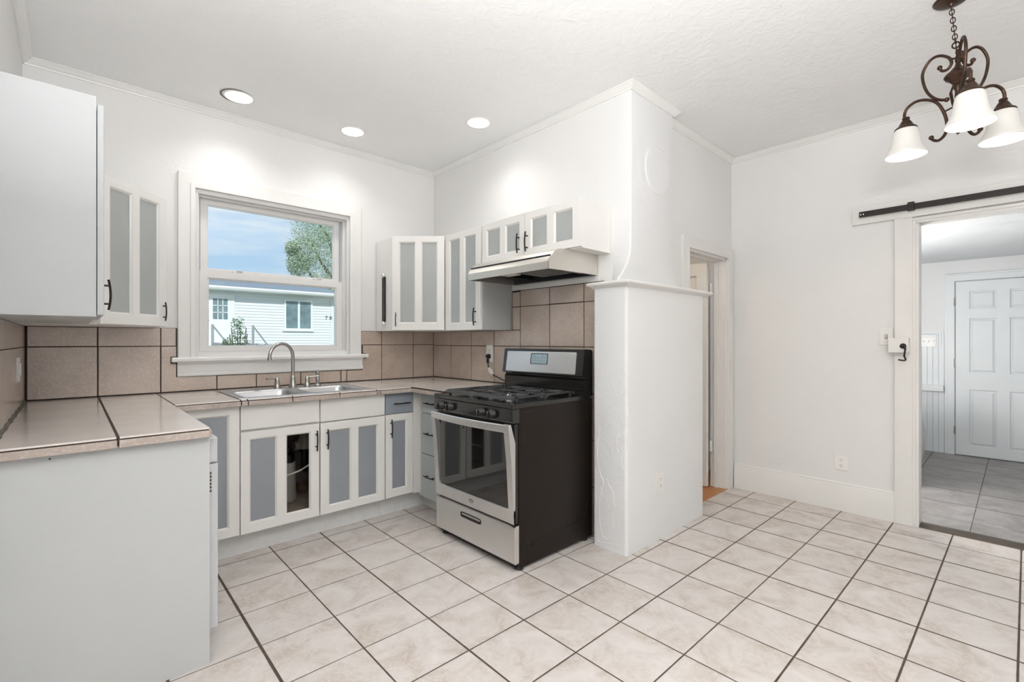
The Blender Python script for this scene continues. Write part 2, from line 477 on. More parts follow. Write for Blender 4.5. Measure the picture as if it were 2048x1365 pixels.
    def build(s, name, mats, parent=None, smooth=None, origin=None, recalc=True):
        mats = mats if isinstance(mats, (list, tuple)) else [mats]
        if recalc: bmesh.ops.recalc_face_normals(s.bm, faces=s.bm.faces[:])
        if parent is not None: og = ORIGIN.get(parent.name, Vector((0, 0, 0)))
        elif origin is not None: og = Vector(origin)
        else:
            co = [v.co for v in s.bm.verts]
            og = Vector(((min(c.x for c in co) + max(c.x for c in co)) / 2, (min(c.y for c in co) + max(c.y for c in co)) / 2, min(c.z for c in co)))
        for v in s.bm.verts: v.co -= og
        me = bpy.data.meshes.new(name)
        if smooth is not None:
            for f in s.bm.faces: f.smooth = True
            for e in s.bm.edges:
                if len(e.link_faces) == 2 and e.calc_face_angle(0) > math.radians(smooth): e.smooth = False
        s.bm.to_mesh(me); s.bm.free()
        for m in mats: me.materials.append(m)
        o = bpy.data.objects.new(name, me); COL.objects.link(o)
        if parent is not None:
            o.parent = parent
            ORIGIN[o.name] = og            # children of a part stay in the same frame
        else:
            o.location = og; ORIGIN[o.name] = og
        return o


def tag(o, label, cat, group=None, kind=None):
    o['label'] = label; o['category'] = cat
    if group: o['group'] = group
    if kind: o['kind'] = kind
    return o


def thing(name, loc, label, cat, group=None, kind=None):
    o = bpy.data.objects.new(name, None); COL.objects.link(o); o.location = loc
    o.empty_display_size = .05
    ORIGIN[o.name] = Vector(loc)
    return tag(o, label, cat, group, kind)


def dup(root, loc, label):
    def cp(o, par):
        c = o.copy(); COL.objects.link(c)
        if par: c.parent = par
        for ch in o.children: cp(ch, c)
        return c
    r = cp(root, None); r.location = loc; r['label'] = label
    return r


def struct(mb, name, mats, label, cat, parent=None, smooth=None):
    o = mb.build(name, mats, parent, smooth)
    if parent is None: tag(o, label, cat, kind='structure')
    return o


def bezier(pts, sub=6):
    """Catmull-Rom through points"""
    P = [Vector(p) for p in pts]; out = []
    for i in range(len(P) - 1):
        p0 = P[max(i - 1, 0)]; p1 = P[i]; p2 = P[i + 1]; p3 = P[min(i + 2, len(P) - 1)]
        for k in range(sub):
            t = k / sub
            out.append(0.5 * ((2 * p1) + (p2 - p0) * t + (2 * p0 - 5 * p1 + 4 * p2 - p3) * t * t + (3 * p1 - p0 - 3 * p2 + p3) * t ** 3))
    out.append(P[-1])
    return out


def handle(parent, c, along, out, L=0.128, name='handle', smat='handle', bow=0.007, off=0.021, r=0.0046):
    """bowed bar pull on two posts"""
    c = Vector(c); a = Vector(along).normalized(); n = Vector(out).normalized()
    mb = MB()
    if L < .11: off, bow, r = .014, .006, .0037
    pts = []
    for k in range(13):
        t = -1 + 2 * k / 12
        pts.append(c + a * (t * L / 2) + n * (off + bow * (1 - t * t)))
    mb.tube(pts, r, 8)
    for t in (-.6, .6):
        q = c + a * (t * L / 2)
        mb.tube([q, q + n * (off + bow * .6)], r * .95, 8)
    return mb.build(name, M[smat], parent, 40)


def framed_door(parent, o, u, n, w, h, panes, fmat='cab', pmat='panel', t=0.02, name='door', hd=None, empty=()):
    """frame-and-panel door: o lower corner of the back face, u along the width, n outward"""
    o = Vector(o); u = Vector(u).normalized(); n = Vector(n).normalized(); z = Vector((0, 0, 1))
    f = lambda a, b, c: o + u * a + z * b + n * c
    us = sorted({0, w, *[p[0] for p in panes], *[p[1] for p in panes]}); vs = sorted({0, h, *[p[2] for p in panes], *[p[3] for p in panes]})
    def hole(i, j):
        a = (us[i] + us[i + 1]) / 2; b = (vs[j] + vs[j + 1]) / 2
        return any(p[0] < a < p[1] and p[2] < b < p[3] for p in panes)
    mb = MB(); mb.plate(us, vs, hole, f, t, 0.0025)
    # small bead around each opening
    for p in panes:
        lp = lambda e, k: [f(p[0] + e, p[2] + e, k), f(p[1] - e, p[2] + e, k), f(p[1] - e, p[3] - e, k), f(p[0] + e, p[3] - e, k)]
        mb.loft([lp(-.002, t * .30), lp(-.002, t * .80), lp(.002, t * .82), lp(.008, t * .50), lp(.008, t * .30)], False, False)
    d = mb.build(name, M[fmat], parent)
    for k, p in enumerate(panes):
        if k in empty: continue
        q = [f(p[0] - .002, p[2] - .002, t * .42), f(p[1] + .002, p[2] - .002, t * .42), f(p[1] + .002, p[3] + .002, t * .42), f(p[0] - .002, p[3] + .002, t * .42)]
        q2 = [x - n * (t * .25) for x in q]
        m2 = MB(); m2.loft([q2, q]); m2.build('door_panel', M[pmat], d)
    if hd:
        c = f(hd[0], hd[1], t)
        handle(d, c, z if hd[2] == 'z' else u, n, hd[3] if len(hd) > 3 else .128)
    return d


def slab_front(parent, o, u, n, w, h, mname, name='drawer', hd=None, t=0.02):
    o = Vector(o); u = Vector(u).normalized(); n = Vector(n).normalized(); z = Vector((0, 0, 1))
    f = lambda a, b, c: o + u * a + z * b + n * c
    mb = MB(); mb.plate([0, w], [0, h], lambda i, j: False, f, t, 0.003)
    d = mb.build(name, M[mname], parent)
    if hd: handle(d, f(hd[0], hd[1], t), u, n, hd[2])
    return d


def sweep(mb, path, prof):
    """moulding along a horizontal polyline; prof = (distance to the right of travel, z); mitred"""
    P = [Vector((x, y, 0)) for x, y in path]; loops = []
    for i, p in enumerate(P):
        def nrm(a, b):
            d = (b - a).normalized(); return Vector((d.y, -d.x, 0))
        if i == 0: m = nrm(P[0], P[1])
        elif i == len(P) - 1: m = nrm(P[-2], P[-1])
        else:
            a, b = nrm(P[i - 1], P[i]), nrm(P[i], P[i + 1])
            m = (a + b) / (1 + a.dot(b))
        loops.append([p + m * d + Vector((0, 0, z)) for d, z in prof])
    mb.loft(loops)
    return mb


# ------------------------------------------------------------------ room shell
LX, WY, RX, DY, DX, CZ = -0.195, 3.725, 2.475, 1.69, 4.16, 2.81
mb = MB(); mb.box(-2.3, 4.21, -3.3, 1.75, -.1, 0); mb.box(-.4, 2.6, 1.75, 3.9, -.1, 0)
struct(mb, 'floor', M['floor'], 'cream mottled square floor tiles with dark grout lines', 'floor')
mb = MB(); mb.box(-2.3, 4.28, -3.3, 3.9, CZ, CZ + .14)
struct(mb, 'ceiling', M['ceil'], 'white textured kitchen ceiling with recessed lights', 'ceiling')
mb = MB(); mb.box(LX - .12, LX, 1.0, 3.9, 0, CZ); struct(mb, 'wall_left', M['wall'], 'white wall behind the cabinets at the left edge', 'wall')
mb = MB()
mb.plate([LX, .60, 1.66, 2.6], [0, 1.165, 2.275, CZ], lambda i, j: i == 1 and j == 1, lambda u, v, k: (u, WY + k, v), .15)
struct(mb, 'wall_window', M['wall'], 'white plastered wall around the kitchen window', 'wall')
mb = MB(); mb.box(RX, 2.6, 1.69, WY, 0, CZ); struct(mb, 'wall_range', M['wall'], 'white plastered wall behind the range and hood', 'wall')
mb = MB()
mb.plate([2.6, 3.352, 4.045, DX], [0, 1.945, CZ], lambda i, j: i == 1 and j == 0, lambda u, v, k: (u, DY + k, v), .11)
struct(mb, 'wall_hall', M['wall'], 'white wall with the narrow hall doorway in the right corner', 'wall')
mb = MB()
mb.plate([-3.3, -.42, .475, 1.69], [0, 2.06, CZ], lambda i, j: i == 1 and j == 0, lambda u, v, k: (DX + k, u, v), .11)
struct(mb, 'wall_right', M['wall'], 'white plastered wall with the laundry doorway', 'wall')
mb = MB(); mb.box(-2.3, 4.28, -3.3, -3.18, 0, CZ); struct(mb, 'wall_rear', M['wall'], 'white wall behind the photographer', 'wall')
mb = MB(); mb.box(-2.3, -2.18, -3.3, 1.12, 0, CZ); struct(mb, 'wall_far_left', M['wall'], 'white side wall behind the photographer', 'wall')
mb = MB(); mb.box(-2.3, LX - .12, 1.0, 1.12, 0, CZ); struct(mb, 'wall_return', M['wall'], 'white return wall beside the left cabinets', 'wall')

# chimney breast with a flared plaster foot
mb = MB()
def chim_loop(z, fl, fr):
    x0, y0, x1, y1 = RX - fl, 1.60 - fr, 2.992 + fr * .3, 1.72
    yc = y0 + fl * .75 + fr
    r = 0.012
    pts = []
    for k in range(5):
        a = PI + k * PI / 8
        pts.append((x0 + r + r * math.cos(a), yc + r + r * math.sin(a), z))
    for k in range(5):
        a = 1.5 * PI + k * PI / 8
        pts.append((x1 - r + r * math.cos(a), y0 + r + r * math.sin(a), z))
    pts += [(x1, y1, z), (RX, y1 + fl * .3, z)]
    return pts
zs = [(1.59, .070, .030), (1.63, .060, .026), (1.67, .040, .018), (1.72, .018, .010), (1.78, .004, .003), (1.83, .001, 0), (2.2, .001, 0), (CZ, .001, 0)]
mb.loft([chim_loop(*z) for z in zs])
struct(mb, 'wall_chimney', M['chim'], 'white plastered chimney breast above the half wall', 'wall', smooth=50)
# half wall
mb = MB()
def rr_loop(x0, x1, y0, y1, z, r, n=6):
    pts = []
    for cx, cy, a0 in ((x1 - r, y1 - r, 0), (x0 + r, y1 - r, PI / 2), (x0 + r, y0 + r, PI), (x1 - r, y0 + r, 1.5 * PI)):
        for k in range(n):
            a = a0 + k * PI / 2 / (n - 1)
            pts.append((cx + r * math.cos(a), cy + r * math.sin(a), z))
    return pts
mb.loft([rr_loop(2.350, 3.325, 1.547, 1.79, z, .02) for z in (0, .5, 1.0, 1.57)])
for ln in ([(1.594, .766), (1.607, .699), (1.616, .639), (1.603, .601)], [(1.737, .726), (1.753, .625), (1.755, .526), (1.732, .439), (1.709, .391), (1.737, .31), (1.744, .194), (1.732, .122), (1.709, .061)],
           [(1.687, .426), (1.673, .392), (1.642, .347), (1.638, .297), (1.629, .262), (1.646, .221), (1.645, .177), (1.638, .142)], [(1.757, .046), (1.737, .026), (1.664, .041), (1.586, .051)],
           [(1.573, .603), (1.587, .542), (1.575, .501)], [(1.737, .366), (1.723, .336), (1.735, .31)], [(1.594, .205), (1.607, .158)], [(1.718, .077), (1.682, .062)]):
    pl = bezier([(2.3502, y, z) for y, z in ln], 5)
    mb.tube(pl, [.0016 + .0012 * abs(math.sin(k * 1.9)) for k in range(len(pl))], 6)
struct(mb, 'wall_half', M['chim'], 'white plastered half wall standing between range and hall doorway', 'wall', smooth=40)
mb = MB()
cp = [(-.012, 1.566), (.003, 1.569), (.012, 1.578), (.030, 1.586), (.034, 1.594), (.032, 1.602), (.022, 1.606)]
loops = []
for d, z in cp: loops.append(rr_loop(2.350 - d, 3.385 + d, 1.547 - d, 1.79 + d, z, .004 + d * .3, 4))
mb.loft(loops)
struct(mb, 'trim_1', M['trim'], 'white moulded cap on top of the half wall', 'trim', smooth=35)

# cornice
mb = MB()
cpr = [(0, CZ - .040), (.008, CZ - .040), (.010, CZ - .032), (.018, CZ - .028), (.022, CZ - .022), (.034, CZ - .014), (.038, CZ - .009), (.043, CZ - .007), (.043, CZ - .001), (0, CZ - .001)]
sweep(mb, [(LX, 1.0), (LX, WY), (RX, WY), (RX, 1.60), (2.992, 1.60), (2.992, DY), (DX, DY), (DX, -3.1)], cpr)
struct(mb, 'trim_2', M['trim'], 'thin white cornice running along the top of the walls', 'trim', smooth=30)
# baseboard right wall
mb = MB()
bpr = [(0, 0), (.022, 0), (.022, .125), (.019, .135), (.019, .140), (.017, .145), (.017, .168), (.012, .178), (.012, .182), (.008, .188), (.008, .200), (.004, .206), (0, .206)]
sweep(mb, [(DX, 1.66), (DX, .585)], bpr)
struct(mb, 'baseboard_right', M['trim_warm'], 'tall moulded white baseboard under the right wall', 'baseboard', smooth=30)

# hall doorway casing (door_1) and the open hall door
t = thing('door_1', (3.70, DY, 0), 'narrow hall doorway with white casing and open panelled door', 'door', kind='structure')
mb = MB()
mb.plate([3.262, 3.352, 4.045, 4.145], [0, 1.945, 2.03], lambda i, j: i == 1 and j == 0, lambda u, v, k: (u, DY - k, v), .022, .003)
mb.plate([3.352 - .012, 3.352, 4.045, 4.045 + .012], [0, 1.945, 1.957], lambda i, j: i == 1 and j == 0, lambda u, v, k: (u, DY - .02 - k, v), .008, .002)
mb.build('door_casing', M['trim_warm'], t)
mb = MB()
mb.box(4.030, 4.05, DY - .003, DY + .125, 0, 1.95); mb.box(3.347, 3.367, DY - .003, DY + .125, 0, 1.95); mb.box(3.347, 4.05, DY - .003, DY + .125, 1.928, 1.95)
mb.box(4.015, 4.031, DY + .055, DY + .09, 0, 1.93, .002); mb.box(3.367, 4.031, DY + .055, DY + .09, 1.915, 1.931, .002)
mb.build('door_jamb', M['trim_warm'], t)
sl = framed_door(t, (3.985, 1.812, .012), (0, 1, 0), (-1, 0, 0), .66, 1.905, [(.09, .57, .22, .85), (.09, .57, .98, 1.80)], 'trim_warm', 'trim_warm', .036, 'door_leaf')
mb = MB()
for z in (1.70, .35):
    mb.box(4.005, 4.022, 1.79, 1.815, z - .045, z + .045, .003); mb.cyl((4.0, 1.80, z - .045), (4.0, 1.80, z + .045), .006)
mb.build('hinge', M['trim_warm'], t)
# hall beyond
mb = MB(); mb.box(2.6, 4.6, 1.675, 3.6, -.1, .004); struct(mb, 'floor_hall', M['wood'], 'orange oak floor seen through the hall doorway', 'floor')
mb = MB(); mb.box(2.6, 4.6, 3.6, 3.7, 0, CZ); mb.box(4.5, 4.6, 1.8, 3.6, 0, CZ)
struct(mb, 'wall_hall_far', M['wall'], 'cream wall of the hall beyond the doorway', 'wall')
mb = MB(); mb.box(2.6, 4.6, 1.8, 3.7, CZ - .2, CZ - .1); struct(mb, 'ceiling_hall', M['ceil'], 'ceiling of the hall beyond the doorway', 'ceiling')

# laundry doorway casing (right wall)
mb = MB()
mb.plate([-.62, -.43, .490, .585], [0, 2.085], lambda i, j: i == 1, lambda u, v, k: (DX - k, u, v), .025, .003)
struct(mb, 'trim_3', M['trim_warm'], 'flat white board casing beside the laundry doorway', 'trim')
mb = MB(); mb.box(DX - .028, DX, -.9, .825, 2.085, 2.212, .003)
struct(mb, 'trim_4', M['trim_warm'], 'wide white header board above the laundry doorway', 'trim')
mb = MB()
for a, b, x0 in ((.474, .492, DX - .016), (.458, .476, DX - .008)):
    mb.box(x0, DX + .118, a, b, 0, 2.06 + (a - .476), .002); mb.box(x0, DX + .118, -.45, b, 2.043 + (a - .458) , 2.061 + (a - .458), .002)
struct(mb, 'trim_5', M['trim_warm'], 'stepped white jamb lining of the laundry doorway', 'trim')
mb = MB(); mb.prism([(DX - .005, 0), (DX + .12, 0), (DX + .115, .008), (DX + .07, .012), (DX + .0, .008)], -.42, .475, 'y')
struct(mb, 'trim_6', M['stain'], 'dark metal threshold strip of the laundry doorway', 'trim')

mb = MB(); mb.box(DX + .02, DX + .05, .4725, .4745, .83, .90, .0008); mb.mi = 1; mb.box(DX + .027, DX + .043, .4722, .4735, .850, .880)
tag(mb.build('strike_plate', [M['nickel'], M['slot']]), 'small metal strike plate let into the laundry doorway jamb', 'strike plate')
# laundry room shell
mb = MB(); mb.box(DX + .05, 7.3, -1.6, 1.6, -.1, .001); struct(mb, 'floor_laundry', M['lfloor'], 'dark grey tile floor of the laundry room', 'floor')
mb = MB(); mb.box(DX + .11, 7.3, -1.6, 1.6, 2.135, 2.2); struct(mb, 'ceiling_laundry', M['popcorn'], 'popcorn textured ceiling of the laundry room', 'ceiling')
LW = 7.14
mb = MB(); mb.box(LW, LW + .1, -1.6, 1.6, 0, 2.2); struct(mb, 'wall_laundry_far', M['lwall'], 'white far wall of the laundry room', 'wall')
mb = MB(); mb.box(DX + .11, 7.3, 1.35, 1.5, 0, 2.2); struct(mb, 'wall_laundry_left', M['lwall'], 'white wall behind the washer', 'wall')
mb = MB(); mb.box(DX + .11, 7.3, -1.6, -1.5, 0, 2.2); struct(mb, 'wall_laundry_right', M['lwall'], 'white right wall of the laundry room', 'wall')
# laundry door
t = thing('door_2', (LW, .07, 0), 'white six panel door at the back of the laundry room', 'door', kind='structure')
f = lambda u, v, k: (LW - k, u, v)
ps = []
for a, b in ((.165, .364), (-.137, .0625)):
    for c, d in ((.12, .72), (.907, 1.491), (1.60, 1.789)): ps.append((a, b, c, d))
us = sorted({-.305, .477, *[p[0] for p in ps], *[p[1] for p in ps]}); vs = sorted({.008, 1.90, *[p[2] for p in ps], *[p[3] for p in ps]})
mb = MB(); mb.plate(us, vs, lambda i, j: any(p[0] < (us[i] + us[i + 1]) / 2 < p[1] and p[2] < (vs[j] + vs[j + 1]) / 2 < p[3] for p in ps), f, .03, .006)
leaf = mb.build('door_leaf', M['bead'], t)
mb = MB()
for p in ps:
    g = .022
    lp = lambda e, k: [f(p[0] + e, p[2] + e, k), f(p[1] - e, p[2] + e, k), f(p[1] - e, p[3] - e, k), f(p[0] + e, p[3] - e, k)]
    mb.loft([lp(-.001, .002), lp(-.001, .014), lp(g * .5, .016), lp(g * 1.2, .027), lp(g * 1.4, .028)])
mb.build('door_panel', M['bead'], leaf)
mb = MB()
prf = [(.0, .012), (.02, .018), (.045, .016), (.06, .022), (.08, .024)]
mb.plate([-.40, -.312, .485, .566], [0, 1.908, 1.99], lambda i, j: i == 1 and j == 0, f, .018, .003)
mb.plate([-.375, -.312, .485, .545], [0, 1.908, 1.968], lambda i, j: i == 1 and j == 0, lambda u, v, k: (LW - .017 - k, u, v), .008, .002)
mb.build('door_casing', M['bead'], t)
for z in (1.68, 1.01, .27):
    mb = MB(); mb.box(LW - .036, LW - .024, .474, .492, z - .045, z + .045, .002); mb.cyl((LW - .036, .484, z - .045), (LW - .036, .484, z + .045), .006, 8)
    mb.build('hinge', M['nickel'], t)
# wainscot, chair rail
mb = MB()
y = .572
while y < 1.34:
    mb.box(LW - .008, LW, y, y + .046, 0, 1.33, .002); y += .048
struct(mb, 'trim_7', M['bead'], 'white beadboard panelling on the laundry wall', 'trim')
mb = MB()
for d, th in ((0, .010), (.016, .022), (.040, .016), (.052, .024)):
    a = .580 + d; zt = 1.364 - d
    mb.prism([(a, zt), (1.34, zt), (1.34, zt - .0175), (a + .0175, zt - .0175), (a + .0175, 1.195), (a, 1.195)], LW - th, LW - .006, 'x')
struct(mb, 'trim_8', M['bead'], 'mitred white chair rail on the laundry wall', 'trim')
mb = MB(); mb.box(LW - .06, LW - .006, .572, .80, .685, .755, .006); 
tag(mb.build('ledge_shelf', M['bead']), 'short white ledge fixed low on the laundry wall left of the six panel door', 'shelf')


def switch_plate(name, c, u, n, gang, label, w=.072, h=.116, slots=True):
    c = Vector(c); u = Vector(u); n = Vector(n); z = Vector((0, 0, 1))
    t = thing(name, c, label, 'light switch')
    f = lambda a, b, k: c + u * a + z * b + n * k
    W2 = w / 2 + (gang - 1) * .023
    mb = MB(); mb.plate([-W2, W2], [-h / 2, h / 2], lambda i, j: False, f, .006, .0025); mb.build('cover_plate', M['plate'], t)
    for g in range(gang):
        a = (g - (gang - 1) / 2) * .046
        mb = MB(); mb.loft([[f(a - .005, -.012, .006), f(a + .005, -.012, .006), f(a + .005, .012, .006), f(a - .005, .012, .006)],
                           [f(a - .004, .002, .016), f(a + .004, .002, .016), f(a + .004, .010, .014), f(a - .004, .010, .014)]])
        mb.build('toggle', M['plate'], t)
        if not slots: continue
        mb = MB(); mb.plate([a - .008, a - .0055, a + .0055, a + .008], [-.015, -.012, .012, .015], lambda i, j: i == 1 and j == 1, f, .0066); mb.build('slot', M['slot'], t)
    return t


def outlet(name, c, u, n, label, w=.072, h=.116):
    c = Vector(c); u = Vector(u); n = Vector(n); z = Vector((0, 0, 1))
    t = thing(name, c, label, 'outlet')
    f = lambda a, b, k: c + u * a + z * b + n * k
    mb = MB(); mb.plate([-w / 2, w / 2], [-h / 2, h / 2], lambda i, j: False, f, .006, .0025); mb.build('cover_plate', M['plate'], t)
    for s_ in (-1, 1):
        b0 = s_ * .020
        mb = MB()
        lp = lambda k, r: [f(r * math.cos(q * PI / 8), b0 + .82 * r * math.sin(q * PI / 8), k) for q in range(16)]
        mb.loft([lp(.005, .0165), lp(.0085, .0165), lp(.009, .0155)])
        rc = mb.build('receptacle', M['plate'], t)
        mb = MB()
        for a, b, ww, hh in ((-.0062, .004, .0022, .008), (.0062, .004, .0022, .008), (0, -.0075, .0045, .0045)):
            q = [f(a - ww / 2, b0 + b - hh / 2, .0086), f(a + ww / 2, b0 + b - hh / 2, .0086), f(a + ww / 2, b0 + b + hh / 2, .0086), f(a - ww / 2, b0 + b + hh / 2, .0086)]
            mb.loft([q, [p + n * .0008 for p in q]])
        mb.build('slot', M['slot'], rc)
    return t


switch_plate('light_switch', (LW - .008, .70, 1.247), (0, 1, 0), (-1, 0, 0), 3, 'triple gang white light switch under the chair rail in the laundry room', .075, .125, False)
switch_plate('light_switch', (DX, .632, 1.28), (0, 1, 0), (-1, 0, 0), 1, 'single white light switch partly hidden by the hook block', .078, .118)
outlet('wall_outlet', (DX, .895, .352), (0, 1, 0), (-1, 0, 0), 'white outlet on the right wall just above the baseboard', .083, .112)
outlet('wall_outlet', (2.715, 1.547, .36), (1, 0, 0), (0, -1, 0), 'white outlet low on the long face of the half wall', .085, .128)

# ------------------------------------------------------------------ window_1
t = thing('window_1', (1.13, WY, 1.11), 'white double hung window above the sink', 'window', kind='structure')
f = lambda u, v, k: (u, WY - k, v)
mb = MB()
mb.plate([.506, .588, 1.667, 1.752], [1.14, 2.272, 2.355], lambda i, j: i == 1 and j == 0, f, .024, .003)
mb.plate([.572, .600, 1.655, 1.683], [1.14, 2.260, 2.288], lambda i, j: i == 1 and j == 0, lambda u, v, k: (u, WY - .022 - k, v), .008, .003)
mb.build('window_casing', M['trim'], t)
mb = MB()
mb.plate([.596, .618, 1.636, 1.664], [1.14, 2.232, 2.279], lambda i, j: i == 1 and j == 0, lambda u, v, k: (u, WY + .13 - k, v), .14, .002)
mb.plate([.610, .632, 1.620, 1.640], [1.14, 2.222, 2.25], lambda i, j: i == 1 and j == 0, lambda u, v, k: (u, WY + .12 - k, v), .085, .002)
mb.box(.60, 1.66, WY + .02, WY + .14, 1.13, 1.178)
mb.build('window_frame', M['vinyl'], t)
mb = MB()
mb.prism([(WY + .03, 1.113), (WY - .056, 1.113), (WY - .062, 1.120), (WY - .062, 1.136), (WY - .056, 1.143), (WY + .03, 1.143)], .47, 1.797, 'x')
mb.build('window_stool', M['trim'], t)
mb = MB()
mb.prism([(WY, 1.018), (WY - .020, 1.018), (WY - .026, 1.026), (WY - .026, 1.044), (WY - .018, 1.050), (WY - .018, 1.095), (WY - .030, 1.103), (WY - .034, 1.113), (WY, 1.113)], .503, 1.766, 'x')
mb.build('window_apron', M['trim'], t)
def sash(name, x0, x1, z0, z1, gx0, gx1, gz0, gz1, y, th):
    mb = MB()
    mb.plate([x0, gx0, gx1, x1], [z0, gz0, gz1, z1], lambda i, j: i == 1 and j == 1, lambda u, v, k: (u, y + th - k, v), th, .003)
    b = .008
    mb.plate([gx0, gx0 + b, gx1 - b, gx1], [gz0, gz0 + b, gz1 - b, gz1], lambda i, j: i == 1 and j == 1, lambda u, v, k: (u, y + th * .75 - k, v), th * .5, .002)
    s_ = mb.build(name, M['vinyl'], t)
    mb = MB(); mb.box(gx0, gx1, y + th * .5 - .002, y + th * .5 + .002, gz0, gz1); mb.build('pane', M['pane'], s_)
    return s_
sash('upper_sash', .643, 1.606, 1.70, 2.222, .683, 1.565, 1.745, 2.19, WY + .078, .03)
lo = sash('lower_sash', .632, 1.618, 1.178, 1.729, .680, 1.566, 1.211, 1.680, WY + .034, .034)
for x in (.86, 1.42):
    mb = MB(); mb.box(x - .03, x + .03, WY + .036, WY + .062, 1.729, 1.741, .004); mb.box(x - .005, x + .035, WY + .030, WY + .045, 1.739, 1.748, .003)
    mb.build('sash_lock', M['vinyl'], lo)

# ------------------------------------------------------------------ recessed lights
def recessed(loc, label):
    t = thing('recessed_light', loc, label, 'ceiling light', 'recessed ceiling lights over the kitchen')
    z = loc[2]
    mb = MB(); mb.lathe([(.076, -.004 + z), (.078, -.007 + z), (.086, -.005 + z), (.089, -.001 + z), (.076, -.001 + z)], (loc[0], loc[1], 0), n=40, caps=False)
    mb.build('trim_ring', M['plate'], t, 40)
    mb = MB(); mb.lathe([(.0, -.0050 + z), (.077, -.0050 + z), (.077, -.002 + z), (0, -.002 + z)], (loc[0], loc[1], 0), n=40, caps=False)
    mb.build('lens', M['downlight'], t, 40)
    L = light('downlight', 'SPOT', (0, 0, -.03), 12.5, (1.0, 0.985, 0.965), (0, 0, 0), t, spot_size=math.radians(140), spot_blend=1.0, shadow_soft_size=.055)
    return t
r1 = recessed((0.784, 3.395, CZ), 'recessed ceiling light nearest the left cabinets')
mb = MB(); mb.lathe([(.086, CZ - .0035), (.0955, CZ - .0025), (.086, CZ - .0015)], (.775, 3.396, 0), n=40, caps=False)
mb.build('cut_out_gap', M['hole'], r1)
dup(r1, (1.531, 3.377, CZ), 'recessed ceiling light above the right side of the window')
dup(r1, (2.126, 2.63, CZ), 'recessed ceiling light nearest the range wall')
for c in list(bpy.data.objects):
    if c.name.startswith('cut_out_gap') and c.parent is not r1: bpy.data.objects.remove(c)

# ------------------------------------------------------------------ backsplashes
def wall_tiles(name, rects, mapf, label, grout_rects, gap=.0033, T=.009, extra=None):
    mb = MB(); mb.mi = 0
    for (a, b, c, d) in grout_rects:
        mb.plate([a, b], [c, d], lambda i, j: False, mapf, T - .0035)
    mb.mi = 1
    for r in rects:
        g = gap * random.uniform(.75, 1.25)
        if callable(r[-1]):
            us, vs, hole = r
            mb.plate(us, vs, hole, mapf, T, .0015, random.random())
        else:
            a, b, c, d = r
            mb.plate([a + g, b - g], [c + g * .8, d - g * .8], lambda i, j: False, mapf, T, .0018, random.random())
    o = mb.build(name, [M['grout'], M['tile_wall']])
    return tag(o, label, 'backsplash')

fw = lambda u, v, k: (u, WY - .001 - k, v)
Z0, Z1, Z2 = .915, 1.217, 1.333
Z0 = .922
rc = [(-.179, .116, Z0, Z1), (-.179, .116, Z1, Z2), (.116, .417, Z0, Z1), (.116, .417, Z1, Z2), (.417, .498, Z1, Z2)]
rc.append(([.4203, .468, .498, .722], [Z0 + .003, 1.015, 1.105, 1.148, Z1 - .003], lambda i, j: (i == 2 and j >= 1) or (i == 1 and j == 2)))
for a, b in ((.725, .969), (.969, 1.275), (1.275, 1.587), (1.587, 1.635)): rc.append((a, b, Z0, 1.015))
rc.append(([1.638, 1.772, 1.80, 1.940], [Z0 + .003, 1.010, 1.105, 1.148, Z1 - .003], lambda i, j: (i == 0 and j >= 1) or (i == 1 and j == 2)))
for a, b in ((1.757, 1.943), (1.943, 2.251), (2.251, 2.466)): rc.append((a, b, Z1, Z2))
for a, b in ((1.943, 2.251), (2.251, 2.466)): rc.append((a, b, Z0, Z1))
gr = [(-.19, .503, .9185, Z2), (.503, 1.754, .9185, 1.016), (1.754, 2.47, .9185, Z2)]
wall_tiles('tile_backsplash', rc, fw, 'brown tile backsplash under the window and around its sill', gr)
fr = lambda u, v, k: (RX - .001 - k, u, v)
ys = [3.716, 3.438, 3.147, 2.852, 2.552]
rc = []
for a, b in zip(ys[1:], ys[:-1]):
    rc += [(a, b, Z0, 1.210), (a, b, 1.210, 1.333)]
rc += [(2.552, 2.642, 1.333, 1.508), (2.552, 2.642, 1.508, 1.622)]
for a, b in zip([2.256, 1.951, 1.800], [2.552, 2.256, 1.951]):
    rc += [(a, b, 1.210, 1.508), (a, b, 1.508, 1.630)]
    for k in range(4): rc.append((a, b, max(0.002, .910 - .302 * k - .002), 1.210 - .302 * k) if k < 3 else (a, b, .002, .304))
rc += [(2.552, 2.588, .61, .910)]
wall_tiles('tile_backsplash', rc, fr, 'greyish brown tile backsplash on the wall behind the range', [(2.645, 3.714, .9185, 1.335), (2.595, 2.645, .9185, 1.632), (1.797, 2.595, .001, 1.632)])
mb = MB(); mb.box(RX - .012, RX, 1.83, 2.645, 1.632, 1.668, .002)
struct(mb, 'trim_9', M['trim'], 'white painted strip along the top of the range backsplash', 'trim')
fl_ = lambda u, v, k: (LX + .001 + k, u, v)
rc = []
for a, b in zip((2.15, 2.575, 2.878, 3.30), (2.575, 2.878, 3.30, 3.712)):
    rc += [(a, b, Z0, 1.217), (a, b, 1.217, 1.333)]
wall_tiles('tile_backsplash', rc, fl_, 'tan tile backsplash on the left wall under the tall cabinet', [(2.15, 3.714, .9185, 1.335)], .0025)
c = Vector((LX + .009, 3.22, 1.115))
t = thing('light_switch', c, 'white switch plate on the left tile backsplash by the corner', 'light switch')
mb = MB(); mb.box(c.x, c.x + .007, c.y - .07, c.y + .07, c.z - .058, c.z + .058, .002); mb.build('cover_plate', M['plate'], t)
mb = MB(); mb.box(c.x + .006, c.x + .014, c.y - .015, c.y + .015, c.z - .03, c.z + .03, .003); mb.build('rocker', M['plate'], t)

